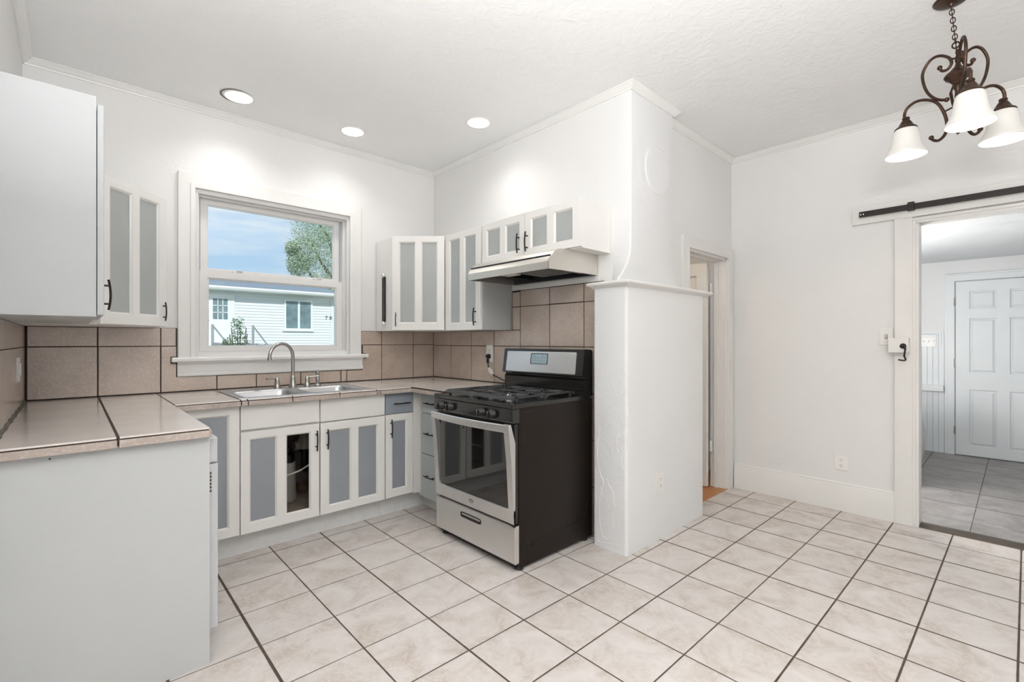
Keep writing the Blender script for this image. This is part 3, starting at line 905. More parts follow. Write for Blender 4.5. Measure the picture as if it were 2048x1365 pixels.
# ------------------------------------------------------------------ countertop
CT = .918
mb = MB(); mb.mi = 0
def counter_base(x0, x1, y0, y1): mb.box(x0, x1, y0, y1, CT - .032, CT - .0003)
counter_base(LX, .388, 2.122, WY - .001)
counter_base(.388, .712, 2.998, WY - .001); counter_base(1.518, 1.802, 2.998, WY - .001)
counter_base(.712, 1.518, 2.998, 3.040); counter_base(.712, 1.518, 3.545, WY - .001)
counter_base(1.802, RX - .001, 2.592, WY - .001)
mb.mi = 1
def ttile(x0, x1, y0, y1, g=.0032):
    mb.box(x0 + g, x1 - g, y0 + g * .55, y1 - g * .55, CT - .0062, CT, .0005, tint=random.random())
for a, b in zip((2.119, 2.455, 2.752, 3.052, 3.352), (2.455, 2.752, 3.052, 3.352, 3.712)):
    ttile(LX + .014, .119, a, b, .0045); ttile(.119, .394, a, b, .0045)
for a, b in ((.394, .700),):
    for c_, d_ in ((2.994, 3.29), (3.29, 3.712)): ttile(a, b, c_, d_)
for a, b in ((.700, .735), (.735, .98), (.98, 1.27), (1.27, 1.53)): ttile(a, b, 2.994, 3.042)
for a, b in ((.700, .98), (.98, 1.27), (1.27, 1.53)): ttile(a, b, 3.55, 3.712)
for a, b in ((1.53, 1.80), (1.80, 2.10), (2.10, 2.462)):
    for c_, d_ in ((2.994, 3.29), (3.29, 3.59), (3.59, 3.712)): ttile(a, b, c_, d_)
for a, b in ((1.80, 2.10), (2.10, 2.462)): ttile(a, b, 2.592, 2.994)
mb.mi = 2
E0, E1 = CT - .036, CT - .0105
def etile(x0, x1, y0, y1): mb.box(x0, x1, y0, y1, E0, E1, .0012, tint=random.random())
etile(LX + .005, .116, 2.112, 2.122); etile(.122, .388, 2.112, 2.122)
for a, b in ((2.122, 2.43), (2.436, 2.74), (2.746, 2.988)): etile(.388, .397, a, b)
for a, b in ((.40, .700), (.706, .735), (.741, .977), (.983, 1.267), (1.273, 1.527), (1.533, 1.552), (1.558, 1.795)): etile(a, b, 2.988, 2.998)
for a, b in ((2.594, 2.80), (2.806, 2.985)): etile(1.793, 1.802, a, b)
tag(mb.build('countertop', [M['grout'], M['tile_top'], M['tile_edge']]), 'beige tiled countertop running around three sides of the kitchen', 'countertop')
mb = MB()
prev = None
loops = []
for k in range(70):
    y = 2.125 + (3.71 - 2.125) * k / 69
    w = .011 + .003 * math.sin(k * .7) + random.uniform(-.0012, .0012)
    h = .011 + .003 * math.sin(k * .9) + random.uniform(-.001, .001)
    loops.append([(LX + .002, y, CT - .002), (LX + .009 + w, y, CT - .001), (LX + .012, y, CT + h), (LX + .002, y, CT + h + .003)])
mb.loft(loops)
struct(mb, 'trim_10', M['caulk'], 'rough grey mortar joint between left wall and countertop', 'trim', smooth=50)

# ------------------------------------------------------------------ base cabinets
YD, XD = 3.05, 1.89     # backs of the door faces
t = thing('sink_base_cabinet', (1.155, 3.4, 0), 'white sink base cabinet with two panelled doors, one missing its pane', 'cabinet')
mb = MB()
mb.box(.704, .722, YD + .02, 3.70, .14, .884); mb.box(1.592, 1.611, YD + .02, 3.70, .14, .884); mb.box(.704, 1.611, 3.685, 3.70, .14, .884)
mb.box(.704, 1.611, YD + .02, 3.70, .14, .152)
mb.build('cabinet_body', M['cabin'], t)
mb = MB(); mb.plate([.704, .735, 1.578, 1.611], [.14, .16, .70, .884], lambda i, j: i == 1 and j == 1, lambda u, v, k: (u, YD + .019 - k, v), .0185)
mb.build('face_frame', M['cab'], t)
mb = MB(); mb.box(.704, 1.611, 3.115, 3.13, 0, .14); mb.build('toe_kick', M['kick'], t)
framed_door(t, (.708, YD, .140), (1, 0, 0), (0, -1, 0), .446, .586, [(.046, .194, .054, .541), (.246, .393, .054, .541)], pmat='panel_dark', hd=(.425, .482, 'z'), empty=(1,))
framed_door(t, (1.161, YD, .140), (1, 0, 0), (0, -1, 0), .447, .586, [(.054, .202, .046, .535), (.252, .394, .046, .535)], pmat='panel_dark', hd=(.040, .482, 'z'))
slab_front(t, (.708, YD, .738), (1, 0, 0), (0, -1, 0), .446, .140, 'cab', 'false_front')
slab_front(t, (1.161, YD, .733), (1, 0, 0), (0, -1, 0), .447, .144, 'cab', 'false_front')
# plumbing seen through the empty panel
t2 = thing('sink_drain', (1.17, 3.40, .30), 'pale plastic drain pipes and trap visible under the sink', 'drain pipe')
mb = MB(); mb.lathe([(.028, .60), (.028, .76)], (1.19, 3.40, 0), n=16); mb.cyl((1.12, 3.40, .53), (1.27, 3.40, .53), .032, 16); mb.lathe([(.030, .50), (.048, .505), (.050, .525), (.048, .56), (.036, .575), (.030, .61)], (1.19, 3.40, 0), n=18); mb.build('tee', M['pvc'], t2, 40)
mb = MB(); mb.tube(bezier([(1.19, 3.40, .51), (1.19, 3.40, .42), (1.195, 3.41, .36), (1.22, 3.44, .34), (1.26, 3.48, .36), (1.27, 3.52, .42), (1.27, 3.68, .43)], 5), .020, 12); mb.build('trap', M['plastic'], t2, 60)
t2 = thing('water_filter', (1.09, 3.42, .152), 'white water filter cartridge standing under the sink', 'filter')
mb = MB(); mb.lathe([(0, .152), (.046, .154), (.050, .17), (.050, .40), (.044, .42), (0, .42)], (1.09, 3.42, 0), n=20, caps=False); mb.build('cartridge', M['pvc'], t2, 40)
mb = MB(); mb.lathe([(0, .42), (.036, .42), (.040, .44), (.040, .475), (.020, .49), (.016, .52), (0, .525)], (1.09, 3.42, 0), n=16, caps=False); mb.build('cap', M['plastic'], t2, 40)
mb = MB(); mb.tube(bezier([(.86, 3.20, .33), (1.00, 3.22, .375), (1.10, 3.22, .40), (1.16, 3.225, .425), (1.24, 3.23, .44), (1.38, 3.24, .445)], 6), .006, 8)
tag(mb.build('white_hose', M['cord_white'], None, 60), 'white hose crossing behind the open door panel under the sink', 'hose')
mb = MB()
random.seed(3)
for k in range(9):
    mb.sphere((.92 + .062 * k, 3.56 + .03 * math.sin(k * 2), .19 + .012 * math.cos(k * 3)), .042 + .006 * math.sin(k * 5), 10, (1, .8, .8))
tag(mb.build('insulation_rags', M['rag'], None, 60, origin=(1.14, 3.56, .152)), 'brown insulation wads lying at the back under the sink', 'insulation', kind='stuff')

t = thing('narrow_base_cabinet', (1.73, 3.4, 0), 'narrow white base cabinet with blue grey drawer right of the sink', 'cabinet')
mb = MB(); mb.box(1.612, 1.92, YD, 3.70, .142, .884); mb.build('cabinet_body', M['cab'], t)
mb = MB(); mb.box(1.612, 1.985, 3.115, 3.13, 0, .142); mb.build('toe_kick', M['kick'], t)
framed_door(t, (1.615, YD, .142), (1, 0, 0), (0, -1, 0), .220, .586, [(.050, .168, .050, .540)], pmat='panel_dark', hd=(.037, .49, 'z'))
slab_front(t, (1.615, YD, .736), (1, 0, 0), (0, -1, 0), .220, .141, 'drawer_dark', hd=(.120, .068, .134))
mb = MB(); mb.box(1.838, 1.899, 3.032, YD + .01, .128, .876, .002); mb.build('filler_strip', M['cab'], t)

t = thing('corner_base_cabinet', (.55, 3.4, 0), 'white base cabinet with grey door in the corner beside the dishwasher', 'cabinet')
mb = MB(); mb.box(.43, .703, YD, 3.70, .142, .884); mb.build('cabinet_body', M['cab'], t)
mb = MB(); mb.box(.43, .704, 3.115, 3.13, 0, .142); mb.build('toe_kick', M['kick'], t)
framed_door(t, (.436, YD, .142), (1, 0, 0), (0, -1, 0), .267, .742, [(.05, .214, .051, .690)], pmat='panel_dark')

t = thing('drawer_base_cabinet', (2.15, 2.80, 0), 'grey three drawer base cabinet squeezed between corner and range', 'cabinet')
mb = MB(); mb.box(XD, 2.45, 2.612, 3.03, .11, .884); mb.build('cabinet_body', M['cab'], t)
mb = MB(); mb.box(1.972, 1.985, 2.60, 3.114, 0, .12); mb.build('toe_kick', M['kick'], t)
for z0, z1 in ((.118, .431), (.437, .725), (.731, .872)):
    slab_front(t, (XD, 2.985, z0), (0, -1, 0), (-1, 0, 0), .365, z1 - z0, 'drawer_grey', hd=(.135, (z1 - z0) * .52, .125))

# dishwasher and end panel on the left leg
t = thing('dishwasher', (.1, 2.45, 0), 'grey dishwasher built in behind the white end panel', 'dishwasher')
mb = MB(); mb.box(-.15, .385, 2.17, 2.76, .06, .875); mb.build('dishwasher_body', M['washer_grey'], t)
mb = MB(); mb.box(.386, .428, 2.172, 2.758, .115, .765, .004); dd = mb.build('door', M['washer_grey'], t)
mb = MB(); mb.box(.386, .426, 2.172, 2.758, .770, .868, .004); cpn = mb.build('control_panel', M['washer_grey'], t)
mb = MB()
for k in range(6): mb.box(.396, .405, 2.1700, 2.1725, .655 + k * .014, .664 + k * .014)
mb.build('vent_slots', M['slot'], dd)
mb = MB(); mb.box(.36, .372, 2.18, 2.75, 0, .11); mb.build('kick_plate', M['slot'], t)
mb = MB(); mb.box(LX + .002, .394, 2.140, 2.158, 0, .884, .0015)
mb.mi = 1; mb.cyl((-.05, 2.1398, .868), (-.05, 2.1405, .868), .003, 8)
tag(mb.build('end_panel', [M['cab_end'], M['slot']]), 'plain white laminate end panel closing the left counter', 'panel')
t = thing('left_base_cabinet', (.1, 2.9, 0), 'white base cabinet under the left counter beyond the dishwasher', 'cabinet')
mb = MB(); mb.box(-.18, .39, 2.765, 3.04, .0, .884); mb.build('cabinet_body', M['cab'], t)

# ------------------------------------------------------------------ wall cabinets
ZB, ZT = 1.333, 2.085
t = thing('wall_cabinet', (-.07, 2.62, ZB), 'tall wall cabinet with plain grey end nearest the camera, upper left', 'cabinet')
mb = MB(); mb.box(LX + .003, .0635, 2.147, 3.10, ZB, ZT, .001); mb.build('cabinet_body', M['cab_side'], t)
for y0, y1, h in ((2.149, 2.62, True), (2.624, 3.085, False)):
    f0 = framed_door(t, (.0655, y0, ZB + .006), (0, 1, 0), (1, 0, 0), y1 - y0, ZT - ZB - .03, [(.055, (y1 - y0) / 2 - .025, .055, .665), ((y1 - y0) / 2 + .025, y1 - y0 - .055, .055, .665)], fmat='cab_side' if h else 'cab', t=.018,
                     hd=(.055, .075, 'z', .108) if h else None)
def diag_cab(name, poly, a, b, label, hdl, body='cab'):
    """corner wall cabinet: floor plan poly, door on the edge a-b"""
    a = Vector((*a, 0)); b = Vector((*b, 0))
    c = [sum(p[0] for p in poly) / len(poly), sum(p[1] for p in poly) / len(poly), ZB]
    t = thing(name, c, label, 'cabinet')
    mb = MB(); mb.prism(poly, ZB, ZT, 'z'); mb.build('cabinet_body', M[body], t)
    u = (b - a); w = u.length; u.normalize(); n = Vector((u.y, -u.x, 0))
    h = ZT - ZB - .006
    mw = (w - .055 * 2 - .048) / 2
    framed_door(t, a + n * .001 + Vector((0, 0, ZB + .003)), u, n, w, h, [(.055, .055 + mw, .056, h - .045), (.055 + mw + .048, w - .055, .056, h - .045)], hd=(hdl(w), .085, 'z', .108))
    return t
q = .0141
diag_cab('corner_wall_cabinet', [(LX + .002, 3.105), (.085, 3.105), (.092, 3.118), (.382, 3.408), (.382, 3.712), (LX + .002, 3.712)], (.078 + q, 3.118 - q + .012), (.387 + q * .6, 3.427 - q + .010),
         'white corner wall cabinet with two grey panels left of the window', lambda w: w - .027)
rt = diag_cab('corner_wall_cabinet', [(1.894, 3.424), (2.188, 3.130), (2.466, 3.130), (2.466, 3.712), (1.894, 3.712)], (1.880, 3.4105), (2.174, 3.1165),
         'white corner wall cabinet with two grey panels right of the window', lambda w: .032)
t = thing('wall_cabinet', (2.33, 2.885, ZB), 'white wall cabinet with grey underside end left of the hood', 'cabinet')
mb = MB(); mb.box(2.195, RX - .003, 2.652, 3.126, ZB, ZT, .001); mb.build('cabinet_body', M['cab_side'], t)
framed_door(t, (2.194, 3.112, ZB), (0, -1, 0), (-1, 0, 0), .445, ZT - ZB, [(.057, .193, .052, .706), (.246, .386, .052, .706)], hd=(.392, .095, 'z', .128))
t = thing('wall_cabinet', (2.33, 2.20, 1.80), 'short white wall cabinet with two doors above the range hood', 'cabinet')
mb = MB(); mb.box(2.196, RX - .003, 1.748, 2.649, 1.800, ZT + .006, .001); mb.build('cabinet_body', M['cab'], t)
framed_door(t, (2.195, 2.650, 1.806), (0, -1, 0), (-1, 0, 0), .433, .285, [(.048, .192, .045, .236), (.248, .388, .045, .236)], hd=(.389, .090, 'z', .128))
framed_door(t, (2.195, 2.213, 1.806), (0, -1, 0), (-1, 0, 0), .466, .285, [(.056, .198, .045, .238), (.258, .405, .045, .238)], hd=(.030, .090, 'z', .128))
# black bar on the side of the right corner cabinet
t = thing('bar_holder', (1.885, 3.565, 1.62), 'black bar with silver ends fixed to side of corner cabinet right of window', 'holder')
mb = MB(); mb.box(1.876, 1.894, 3.550, 3.590, 1.41, 1.775, .006); mb.build('bar', M['plastic'], t)
for z in (1.395, 1.79):
    mb = MB(); mb.lathe([(.0, 1.870), (.016, 1.871), (.020, 1.877), (.020, 1.894), (0, 1.894)], (0, 3.570, z), 'x', 16, False); mb.build('end_cap', M['chrome'], t, 40)

# ------------------------------------------------------------------ range hood
t = thing('range_hood', (2.24, 2.225, 1.669), 'stainless under cabinet range hood with dark underside', 'range hood')
H0, H1 = 1.845, 2.605
prof = [(2.012, 1.669), (2.009, 1.712)]
for k in range(1, 9):
    a = k / 8
    prof.append((2.009 + .108 * a, 1.712 + .085 * math.sin(a * PI / 2) ** .8))
prof += [(2.15, 1.7985), (2.47, 1.7985), (2.47, 1.672)]
mb = MB()
mb.prism(prof, H0, H0 + .008, 'y'); mb.prism(prof, H1 - .008, H1, 'y')
top = prof[:-1]
inn = [(x + .006, z - .004) for x, z in top]; inn[0] = (2.020, 1.669); inn[1] = (2.017, 1.708)
mb.loft([[(x, y, z) for x, z in top] + [(x, y, z) for x, z in reversed(inn)] for y in (H0 + .0005, H1 - .0005)])
mb.build('hood_shell', M['hood'], t, 25)
mb = MB()
mb.box(2.03, 2.465, H0 + .01, H1 - .01, 1.745, 1.755); mb.box(2.44, 2.465, H0 + .01, H1 - .01, 1.674, 1.745)
mb.box(2.03, 2.46, 2.40, 2.42, 1.69, 1.75); mb.box(2.03, 2.46, 1.95, 1.965, 1.69, 1.75)
mb.build('hood_cavity', M['plastic'], t)
mb = MB(); mb.box(2.10, 2.40, 1.99, 2.26, 1.694, 1.704, .003)
for k in range(10): mb.box(2.105 + .03 * k, 2.115 + .03 * k, 2.0, 2.25, 1.691, 1.695)
mb.build('grease_filter', M['mesh'], t)
mb = MB(); mb.box(2.07, 2.20, 2.27, 2.39, 1.690, 1.70, .003); mb.build('lamp_cover', M['plate'], t)
mb = MB(); mb.box(2.25, 2.42, 1.87, 1.94, 1.685, 1.692, .003); mb.build('junction_cover', M['nickel'], t)

# ------------------------------------------------------------------ range
t = thing('gas_range', (2.08, 2.215, 0), 'stainless and black freestanding gas range with oven window', 'range')
Y0, Y1 = 1.845, 2.585
mb = MB(); mb.box(1.772, 2.415, Y0, Y1, .020, .888, .004)
# pressed ribs on the side panel
def rib(pts): mb.tube([(p[0], Y0 - .0005, p[1]) for p in pts], .0028, 6)
rib([(1.80, .66), (1.80, .845), (1.81, .858), (1.875, .862)]); rib([(2.30, .862), (2.355, .86), (2.36, .80), (2.36, .76)])
rib([(1.80, .07), (1.80, .15), (1.815, .165), (1.83, .15), (1.83, .115), (1.87, .112), (1.885, .128), (2.27, .132), (2.29, .13)]); rib([(2.30, .16), (2.35, .18), (2.36, .25)])
mb.build('range_body', M['side_brown'], t, 40)
mb = MB(); mb.box(1.722, 2.34, Y0 - .004, Y1 + .004, .884, .910, .005, 3); ct = mb.build('cooktop', M['black'], t)
mb = MB(); mb.prism([(1.775, .806), (1.730, .806), (1.724, .815), (1.724, .882), (1.775, .882)], Y0, Y1, 'y'); cpn = mb.build('control_panel', M['black'], t)
for y in (2.497, 2.402, 2.098, 2.006):
    mb = MB()
    mb.lathe([(.0, 1.690), (.018, 1.690), (.0215, 1.694), (.0225, 1.712), (.026, 1.716), (.027, 1.724), (0, 1.724)], (0, y, .842), 'x', 20, False)
    mb.box(1.682, 1.700, y - .005, y + .005, .821, .863, .003)
    mb.mi = 1; mb.box(1.6812, 1.6822, y - .001, y + .001, .852, .862)
    mb.build('knob', [M['plastic'], M['knob_mark']], cpn, 40)
# oven door
mb = MB(); mb.box(1.742, 1.770, Y0 + .004, Y1 - .004, .262, .800, .003); od = mb.build('oven_door', M['black'], t)
mb = MB()
f = lambda u, v, k: (1.7445 - k, u, v)
# stainless lower rail with rounded window corners
mb.prism([(1.745, .262), (1.738, .262), (1.734, .268), (1.7335, .334), (1.745, .338)], Y0, Y1, 'y')
for ya, yb in ((Y0, Y0 + .042), (Y1 - .042, Y1)):
    mb.prism([(1.745, .262), (1.736, .262), (1.733, .34), (1.716, .60), (1.694, .800), (1.700, .803), (1.712, .803), (1.745, .70)], ya, yb, 'y')
for ys, s_ in ((Y0 + .042, 1), (Y1 - .042, -1)):
    pts = [(ys, .334)] + [(ys + s_ * .022 * (1 - math.sin(a * PI / 10)), .334 + .022 * (1 - math.cos(a * PI / 10))) for a in range(6)]
    mb.loft([[(1.745, p[0], p[1]) for p in pts], [(1.7335, p[0], p[1]) for p in pts]])
mb.build('door_frame', M['steel'], od, 30)
mb = MB(); mb.box(1.7395, 1.744, Y0 + .043, Y1 - .043, .336, .795, .001); gp = mb.build('oven_window', M['blackglass'], od)
mb = MB()
lp = []
for k in range(25):
    y = Y0 + .005 + (Y1 - Y0 - .01) * k / 24; s_ = -1 + 2 * k / 24
    x = 1.697 - .030 * (1 - s_ * s_)
    lp.append([(x, y, .763), (x + .003, y, .7585), (x + .012, y, .7585), (x + .014, y, .763), (x + .014, y, .797), (x + .011, y, .801), (x + .003, y, .801), (x, y, .797)])
mb.loft(lp); mb.build('door_handle', M['steel'], od, 30)
# small emblem on the lower rail
mb = MB()
cy, cz = 2.215, .302
mb.tube([(1.733, cy + .015 * math.cos(a * PI / 8) * 1.2, cz + .009 * math.sin(a * PI / 8)) for a in range(2, 17)], .0011, 6)
mb.tube([(1.733, cy + .02, cz + .010), (1.733, cy + .010, cz + .002), (1.733, cy - .002, cz + .007), (1.733, cy - .014, cz - .001)], .0010, 6)
mb.build('emblem', M['slot'], od)
# storage drawer
mb = MB()
mb.prism([(1.772, .048), (1.746, .044), (1.740, .050), (1.738, .232), (1.742, .244), (1.752, .250), (1.772, .250)], Y0, Y1, 'y')
dr = mb.build('storage_drawer', M['steel'], t, 30)
mb = MB(); mb.loft([[(x_, 2.225 + a, .198 + b) for a, b in [(e_ * math.copysign(abs(math.cos(g)) ** .35, math.cos(g)), h_ * math.copysign(abs(math.sin(g)) ** .35, math.sin(g))) for g in [k * PI / 10 for k in range(20)]]] for x_, e_, h_ in ((1.741, .098, .017), (1.736, .098, .017), (1.7355, .092, .012), (1.7395, .088, .008))])
hd_ = mb.build('drawer_pull', M['plastic'], dr, 40)
mb = MB(); mb.cyl((1.735, 2.142, .192), (1.735, 2.308, .192), .0055, 10); mb.build('grip', M['track'], hd_)
for x, y in ((1.80, Y0 + .03), (1.80, Y1 - .03), (2.36, Y0 + .03), (2.36, Y1 - .03)):
    mb = MB(); mb.lathe([(.0, 0), (.026, 0), (.028, .006), (.026, .016), (.012, .020), (.012, .056), (0, .056)], (x, y, 0), n=16, caps=False); mb.build('foot', M['plastic'], t, 40)
# backguard
mb = MB(); mb.prism([(2.335, .905), (2.335, 1.000), (2.345, 1.012), (2.345, 1.03), (2.415, 1.03), (2.415, .905)], Y0, Y1 - .004, 'y')
mb.prism([(2.312, 1.030), (2.318, 1.024), (2.36, 1.020), (2.412, 1.02), (2.414, 1.185), (2.404, 1.194), (2.345, 1.198), (2.335, 1.194)], Y0 - .002, Y1 - .004, 'y')
bg_ = mb.build('backguard', M['black'], t, 30)
def face(u, v, k):
    s_ = (v - 1.03) / .164
    return (2.312 + .023 * s_ - k, u, v)
def rrect(y0, y1, z0, z1, r, k, n=5):
    pts = []
    for cy_, cz_, a0 in ((y1 - r, z1 - r, 0), (y0 + r, z1 - r, PI / 2), (y0 + r, z0 + r, PI), (y1 - r, z0 + r, 1.5 * PI)):
        for q_ in range(n):
            a = a0 + q_ * PI / 2 / (n - 1); pts.append(face(cy_ + r * math.cos(a), cz_ + r * math.sin(a), k))
    return pts
mb = MB(); mb.loft([rrect(1.900, 2.545, 1.037, 1.178, .008, 0), rrect(1.900, 2.545, 1.037, 1.178, .008, .004), rrect(1.904, 2.541, 1.041, 1.174, .006, .005)]); mb.build('control_fascia', M['steel'], bg_)
mb = MB(); mb.loft([rrect(2.140, 2.300, 1.092, 1.166, .008, .004), rrect(2.140, 2.300, 1.092, 1.166, .008, .0062)]); cbz = mb.build('clock_bezel', M['plastic'], bg_)
mb = MB(); mb.loft([rrect(2.145, 2.292, 1.096, 1.162, .006, .006), rrect(2.145, 2.292, 1.096, 1.162, .006, .0070)])
mb.mi = 1
for k in range(4):
    for z in (1.150, 1.1445): mb.loft([[face(2.245 - k * .012, z, .0070), face(2.238 - k * .012, z, .0070), face(2.238 - k * .012, z + .003, .0070), face(2.245 - k * .012, z + .003, .0070)], [face(2.245 - k * .012, z, .0074), face(2.238 - k * .012, z, .0074), face(2.238 - k * .012, z + .003, .0074), face(2.245 - k * .012, z + .003, .0074)]])
for k in range(5):
    for z in (1.110, 1.124): mb.loft([[face(2.275 - k * .028, z, .0070), face(2.262 - k * .028, z, .0070), face(2.262 - k * .028, z + .004, .0070), face(2.275 - k * .028, z + .004, .0070)], [face(2.275 - k * .028, z, .0074), face(2.262 - k * .028, z, .0074), face(2.262 - k * .028, z + .004, .0074), face(2.275 - k * .028, z + .004, .0074)]])
mb.build('clock_display', [M['display'], M['washer_grey']], cbz)
# burners and grates
for x, y, r in ((1.88, 2.04, .045), (1.88, 2.40, .036), (2.17, 2.04, .036), (2.17, 2.40, .045), (2.03, 2.215, .030)):
    mb = MB()
    mb.mi = 1; mb.lathe([(0, .909), (r * 1.25, .909), (r * 1.2, .916), (r, .918), (0, .918)], (x, y, 0), n=20, caps=False)
    mb.mi = 0; mb.lathe([(0, .918), (r * .92, .918), (r, .921), (r * .95, .926), (0, .928)], (x, y, 0), n=20, caps=False)
    mb.build('burner', [M['iron'], M['nickel']], ct, 40)
GX0, GX1 = 1.752, 2.290
for ya, yb in ((1.882, 2.205), (2.209, 2.512)):
    mb = MB(); zt, zb = .941, .929
    def bar(x0, x1, y0, y1, zz=zt): mb.box(x0, x1, y0, y1, zb, zz, .003, 1)
    w = .030
    # wide front and back bars slope down to the edge
    mb.prism([(GX0, .924), (GX0 + .006, .934), (GX0 + .030, zt), (GX0 + .052, zt), (GX0 + .052, zb), (GX0 + .010, .922)], ya, yb, 'y')
    mb.prism([(GX1, .924), (GX1 - .006, .934), (GX1 - .030, zt), (GX1 - .046, zt), (GX1 - .046, zb), (GX1 - .010, .922)], ya, yb, 'y')
    yo = ya if ya < 2.1 else yb
    s_ = 1 if ya < 2.1 else -1
    bar(GX0 + .02, GX1 - .02, yo, yo + s_ * .016); yi = yb if ya < 2.1 else ya
    bar(GX0 + .02, GX1 - .02, yi, yi - s_ * .010)
    bar(2.015, 2.030, ya, yb)
    for cx in (1.88, 2.17):
        cy_ = 2.04 if ya < 2.1 else 2.40
        bar(cx - .006, cx + .006, ya, cy_ - .022); bar(cx - .006, cx + .006, cy_ + .022, yb)
        x0_, x1_ = (GX0 + .05, 2.02) if cx < 2 else (2.025, GX1 - .04)
        bar(x0_, cx - .022, cy_ - .006, cy_ + .006); bar(cx + .022, x1_, cy_ - .006, cy_ + .006)
        for dx, dy in ((-1, -1), (-1, 1), (1, -1), (1, 1)):
            mb.tube([(cx + dx * .03, cy_ + dy * .03, .936), (cx + dx * .075, cy_ + dy * .085, .936)], .0055, 6)
    for x in (GX0 + .04, 2.02, GX1 - .04):
        for y in (yo + s_ * .008, yi - s_ * .006): mb.box(x - .006, x + .006, y - .006, y + .006, .909, .932)
    mb.build('grate', M['iron'], ct, 30)

# ------------------------------------------------------------------ sink and faucet
t = thing('kitchen_sink', (1.115, 3.29, CT), 'double bowl stainless steel sink set in the tiled counter', 'sink')
mb = MB()
us = [.702, .742, 1.095, 1.130, 1.488, 1.526]; vs = [3.028, 3.068, 3.465, 3.562]
mb.plate(us, vs, lambda i, j: i in (1, 3) and j == 1, lambda u, v, k: (u, v, CT - .002 + k), .006, .0022)
mb.build('sink_rim', M['sink'], t, 30)
for a, b in ((.742, 1.095), (1.130, 1.488)):
    mb = MB()
    R = lambda e, z, r: rr_loop(a + e, b - e, 3.068 + e, 3.465 - e, z, r, 6)
    mb.loft([R(-.008, CT + .0045, .03), R(.004, CT + .002, .04), R(.010, CT - .01, .05), R(.016, CT - .14, .055), R(.03, CT - .165, .06), R(.06, CT - .175, .06), R(.12, CT - .178, .03)], False, True)
    bl = mb.build('bowl', M['sink'], t, 60, recalc=False)
    mb = MB(); mb.lathe([(0, CT - .176), (.04, CT - .176), (.043, CT - .174), (.028, CT - .1735), (0, CT - .1755)], ((a + b) / 2, 3.28, 0), n=20, caps=False); mb.build('strainer', M['nickel'], bl, 40)
FX, FY, FZ = 1.152, 3.515, CT + .004
t = thing('kitchen_faucet', (FX, FY, FZ), 'brushed nickel gooseneck faucet with two lever handles', 'faucet')
mb = MB()
mb.lathe([(0, FZ), (.026, FZ), (.027, FZ + .006), (.022, FZ + .018), (.020, FZ + .05), (.017, FZ + .065), (.018, FZ + .070), (.0145, FZ + .078), (.0125, FZ + .085), (0, FZ + .085)], (FX, FY, 0), n=20, caps=False)
mb.build('base', M['nickel'], t, 40)
d = Vector((-.93, -.37, 0)).normalized(); R_ = .093; zc = 1.139
pts = [Vector((FX, FY, FZ + .08)), Vector((FX, FY, 1.06)), Vector((FX, FY, zc))]
for k in range(1, 15):
    a = k * PI * 1.02 / 14
    pts.append(Vector((FX, FY, zc)) + d * (R_ - R_ * math.cos(a)) + Vector((0, 0, R_ * math.sin(a))))
mb = MB(); mb.tube(pts, .0115, 14)
e = pts[-1]; mb.cyl(e + Vector((0, 0, .004)), e - Vector((0, 0, .014)), .0145, 14)
mb.build('spout', M['nickel'], t, 50)
for hx, hy, s_ in ((1.047, 3.512, -1), (1.250, 3.515, 1)):
    mb = MB()
    mb.lathe([(0, FZ), (.024, FZ), (.025, FZ + .005), (.019, FZ + .02), (.015, FZ + .05), (.016, FZ + .056), (.012, FZ + .066), (.008, FZ + .076), (0, FZ + .077)], (hx, hy, 0), n=18, caps=False)
    q_ = Vector((s_ * .96, -.28, 0)).normalized()
    p = Vector((hx, hy, FZ + .068))
    mb.tube([p - q_ * .008, p + q_ * .02, p + q_ * .055 + Vector((0, 0, .003)), p + q_ * .078 + Vector((0, 0, .002))], [.0065, .0055, .0065, .008], 10)
    mb.build('lever_handle', M['nickel'], t, 40)
sx, sy = 1.325, 3.515
t = thing('side_sprayer', (sx, sy, FZ), 'brushed nickel side sprayer standing right of the faucet', 'sprayer')
mb = MB(); mb.lathe([(0, FZ), (.022, FZ), (.022, FZ + .006), (.015, FZ + .014), (0, FZ + .014)], (sx, sy, 0), n=16, caps=False); mb.build('base', M['nickel'], t, 40)
mb = MB(); mb.lathe([(0, FZ + .012), (.011, FZ + .012), (.014, FZ + .03), (.0155, FZ + .055), (.012, FZ + .075), (.011, FZ + .085), (.016, FZ + .097), (.015, FZ + .108), (.008, FZ + .114), (0, FZ + .115)], (sx, sy, 0), n=16, caps=False); mb.build('spray_head', M['nickel'], t, 40)

# ------------------------------------------------------------------ range outlet and cord
XO = RX - .009
outlet('wall_outlet', (XO, 2.905, 1.150), (0, 1, 0), (-1, 0, 0), 'white outlet on the tiled wall left of the range with a plug in it', .076, .135)
t = thing('power_cord', (XO - .02, 2.905, 1.12), 'black power cord running from wall outlet down behind the range', 'cord')
mb = MB(); mb.lathe([(0, -.046), (.013, -.044), (.019, -.030), (.019, -.016), (.015, -.009), (0, -.009)], (RX, 2.905, 1.128), 'x', 14, False)
mb.lathe([(.012, 0), (.011, .02), (.008, .045)], (RX - .032, 2.905, 1.075), 'z', 10); mb.build('plug', M['plastic'], t, 40)
mb = MB(); mb.tube(bezier([(RX - .030, 2.905, 1.085), (RX - .032, 2.90, 1.055), (RX - .036, 2.885, 1.035), (RX - .04, 2.862, 1.015), (RX - .045, 2.825, .985), (RX - .045, 2.76, .965), (RX - .05, 2.70, .950), (RX - .055, 2.64, .937), (RX - .058, 2.589, .932)], 6), .0045, 8)
mb.build('cable', M['plastic'], t, 60)
mb = MB()
mtx = Matrix.Translation((RX - .041, 2.856, 1.010)) @ Matrix.Rotation(math.radians(-42), 4, 'X')
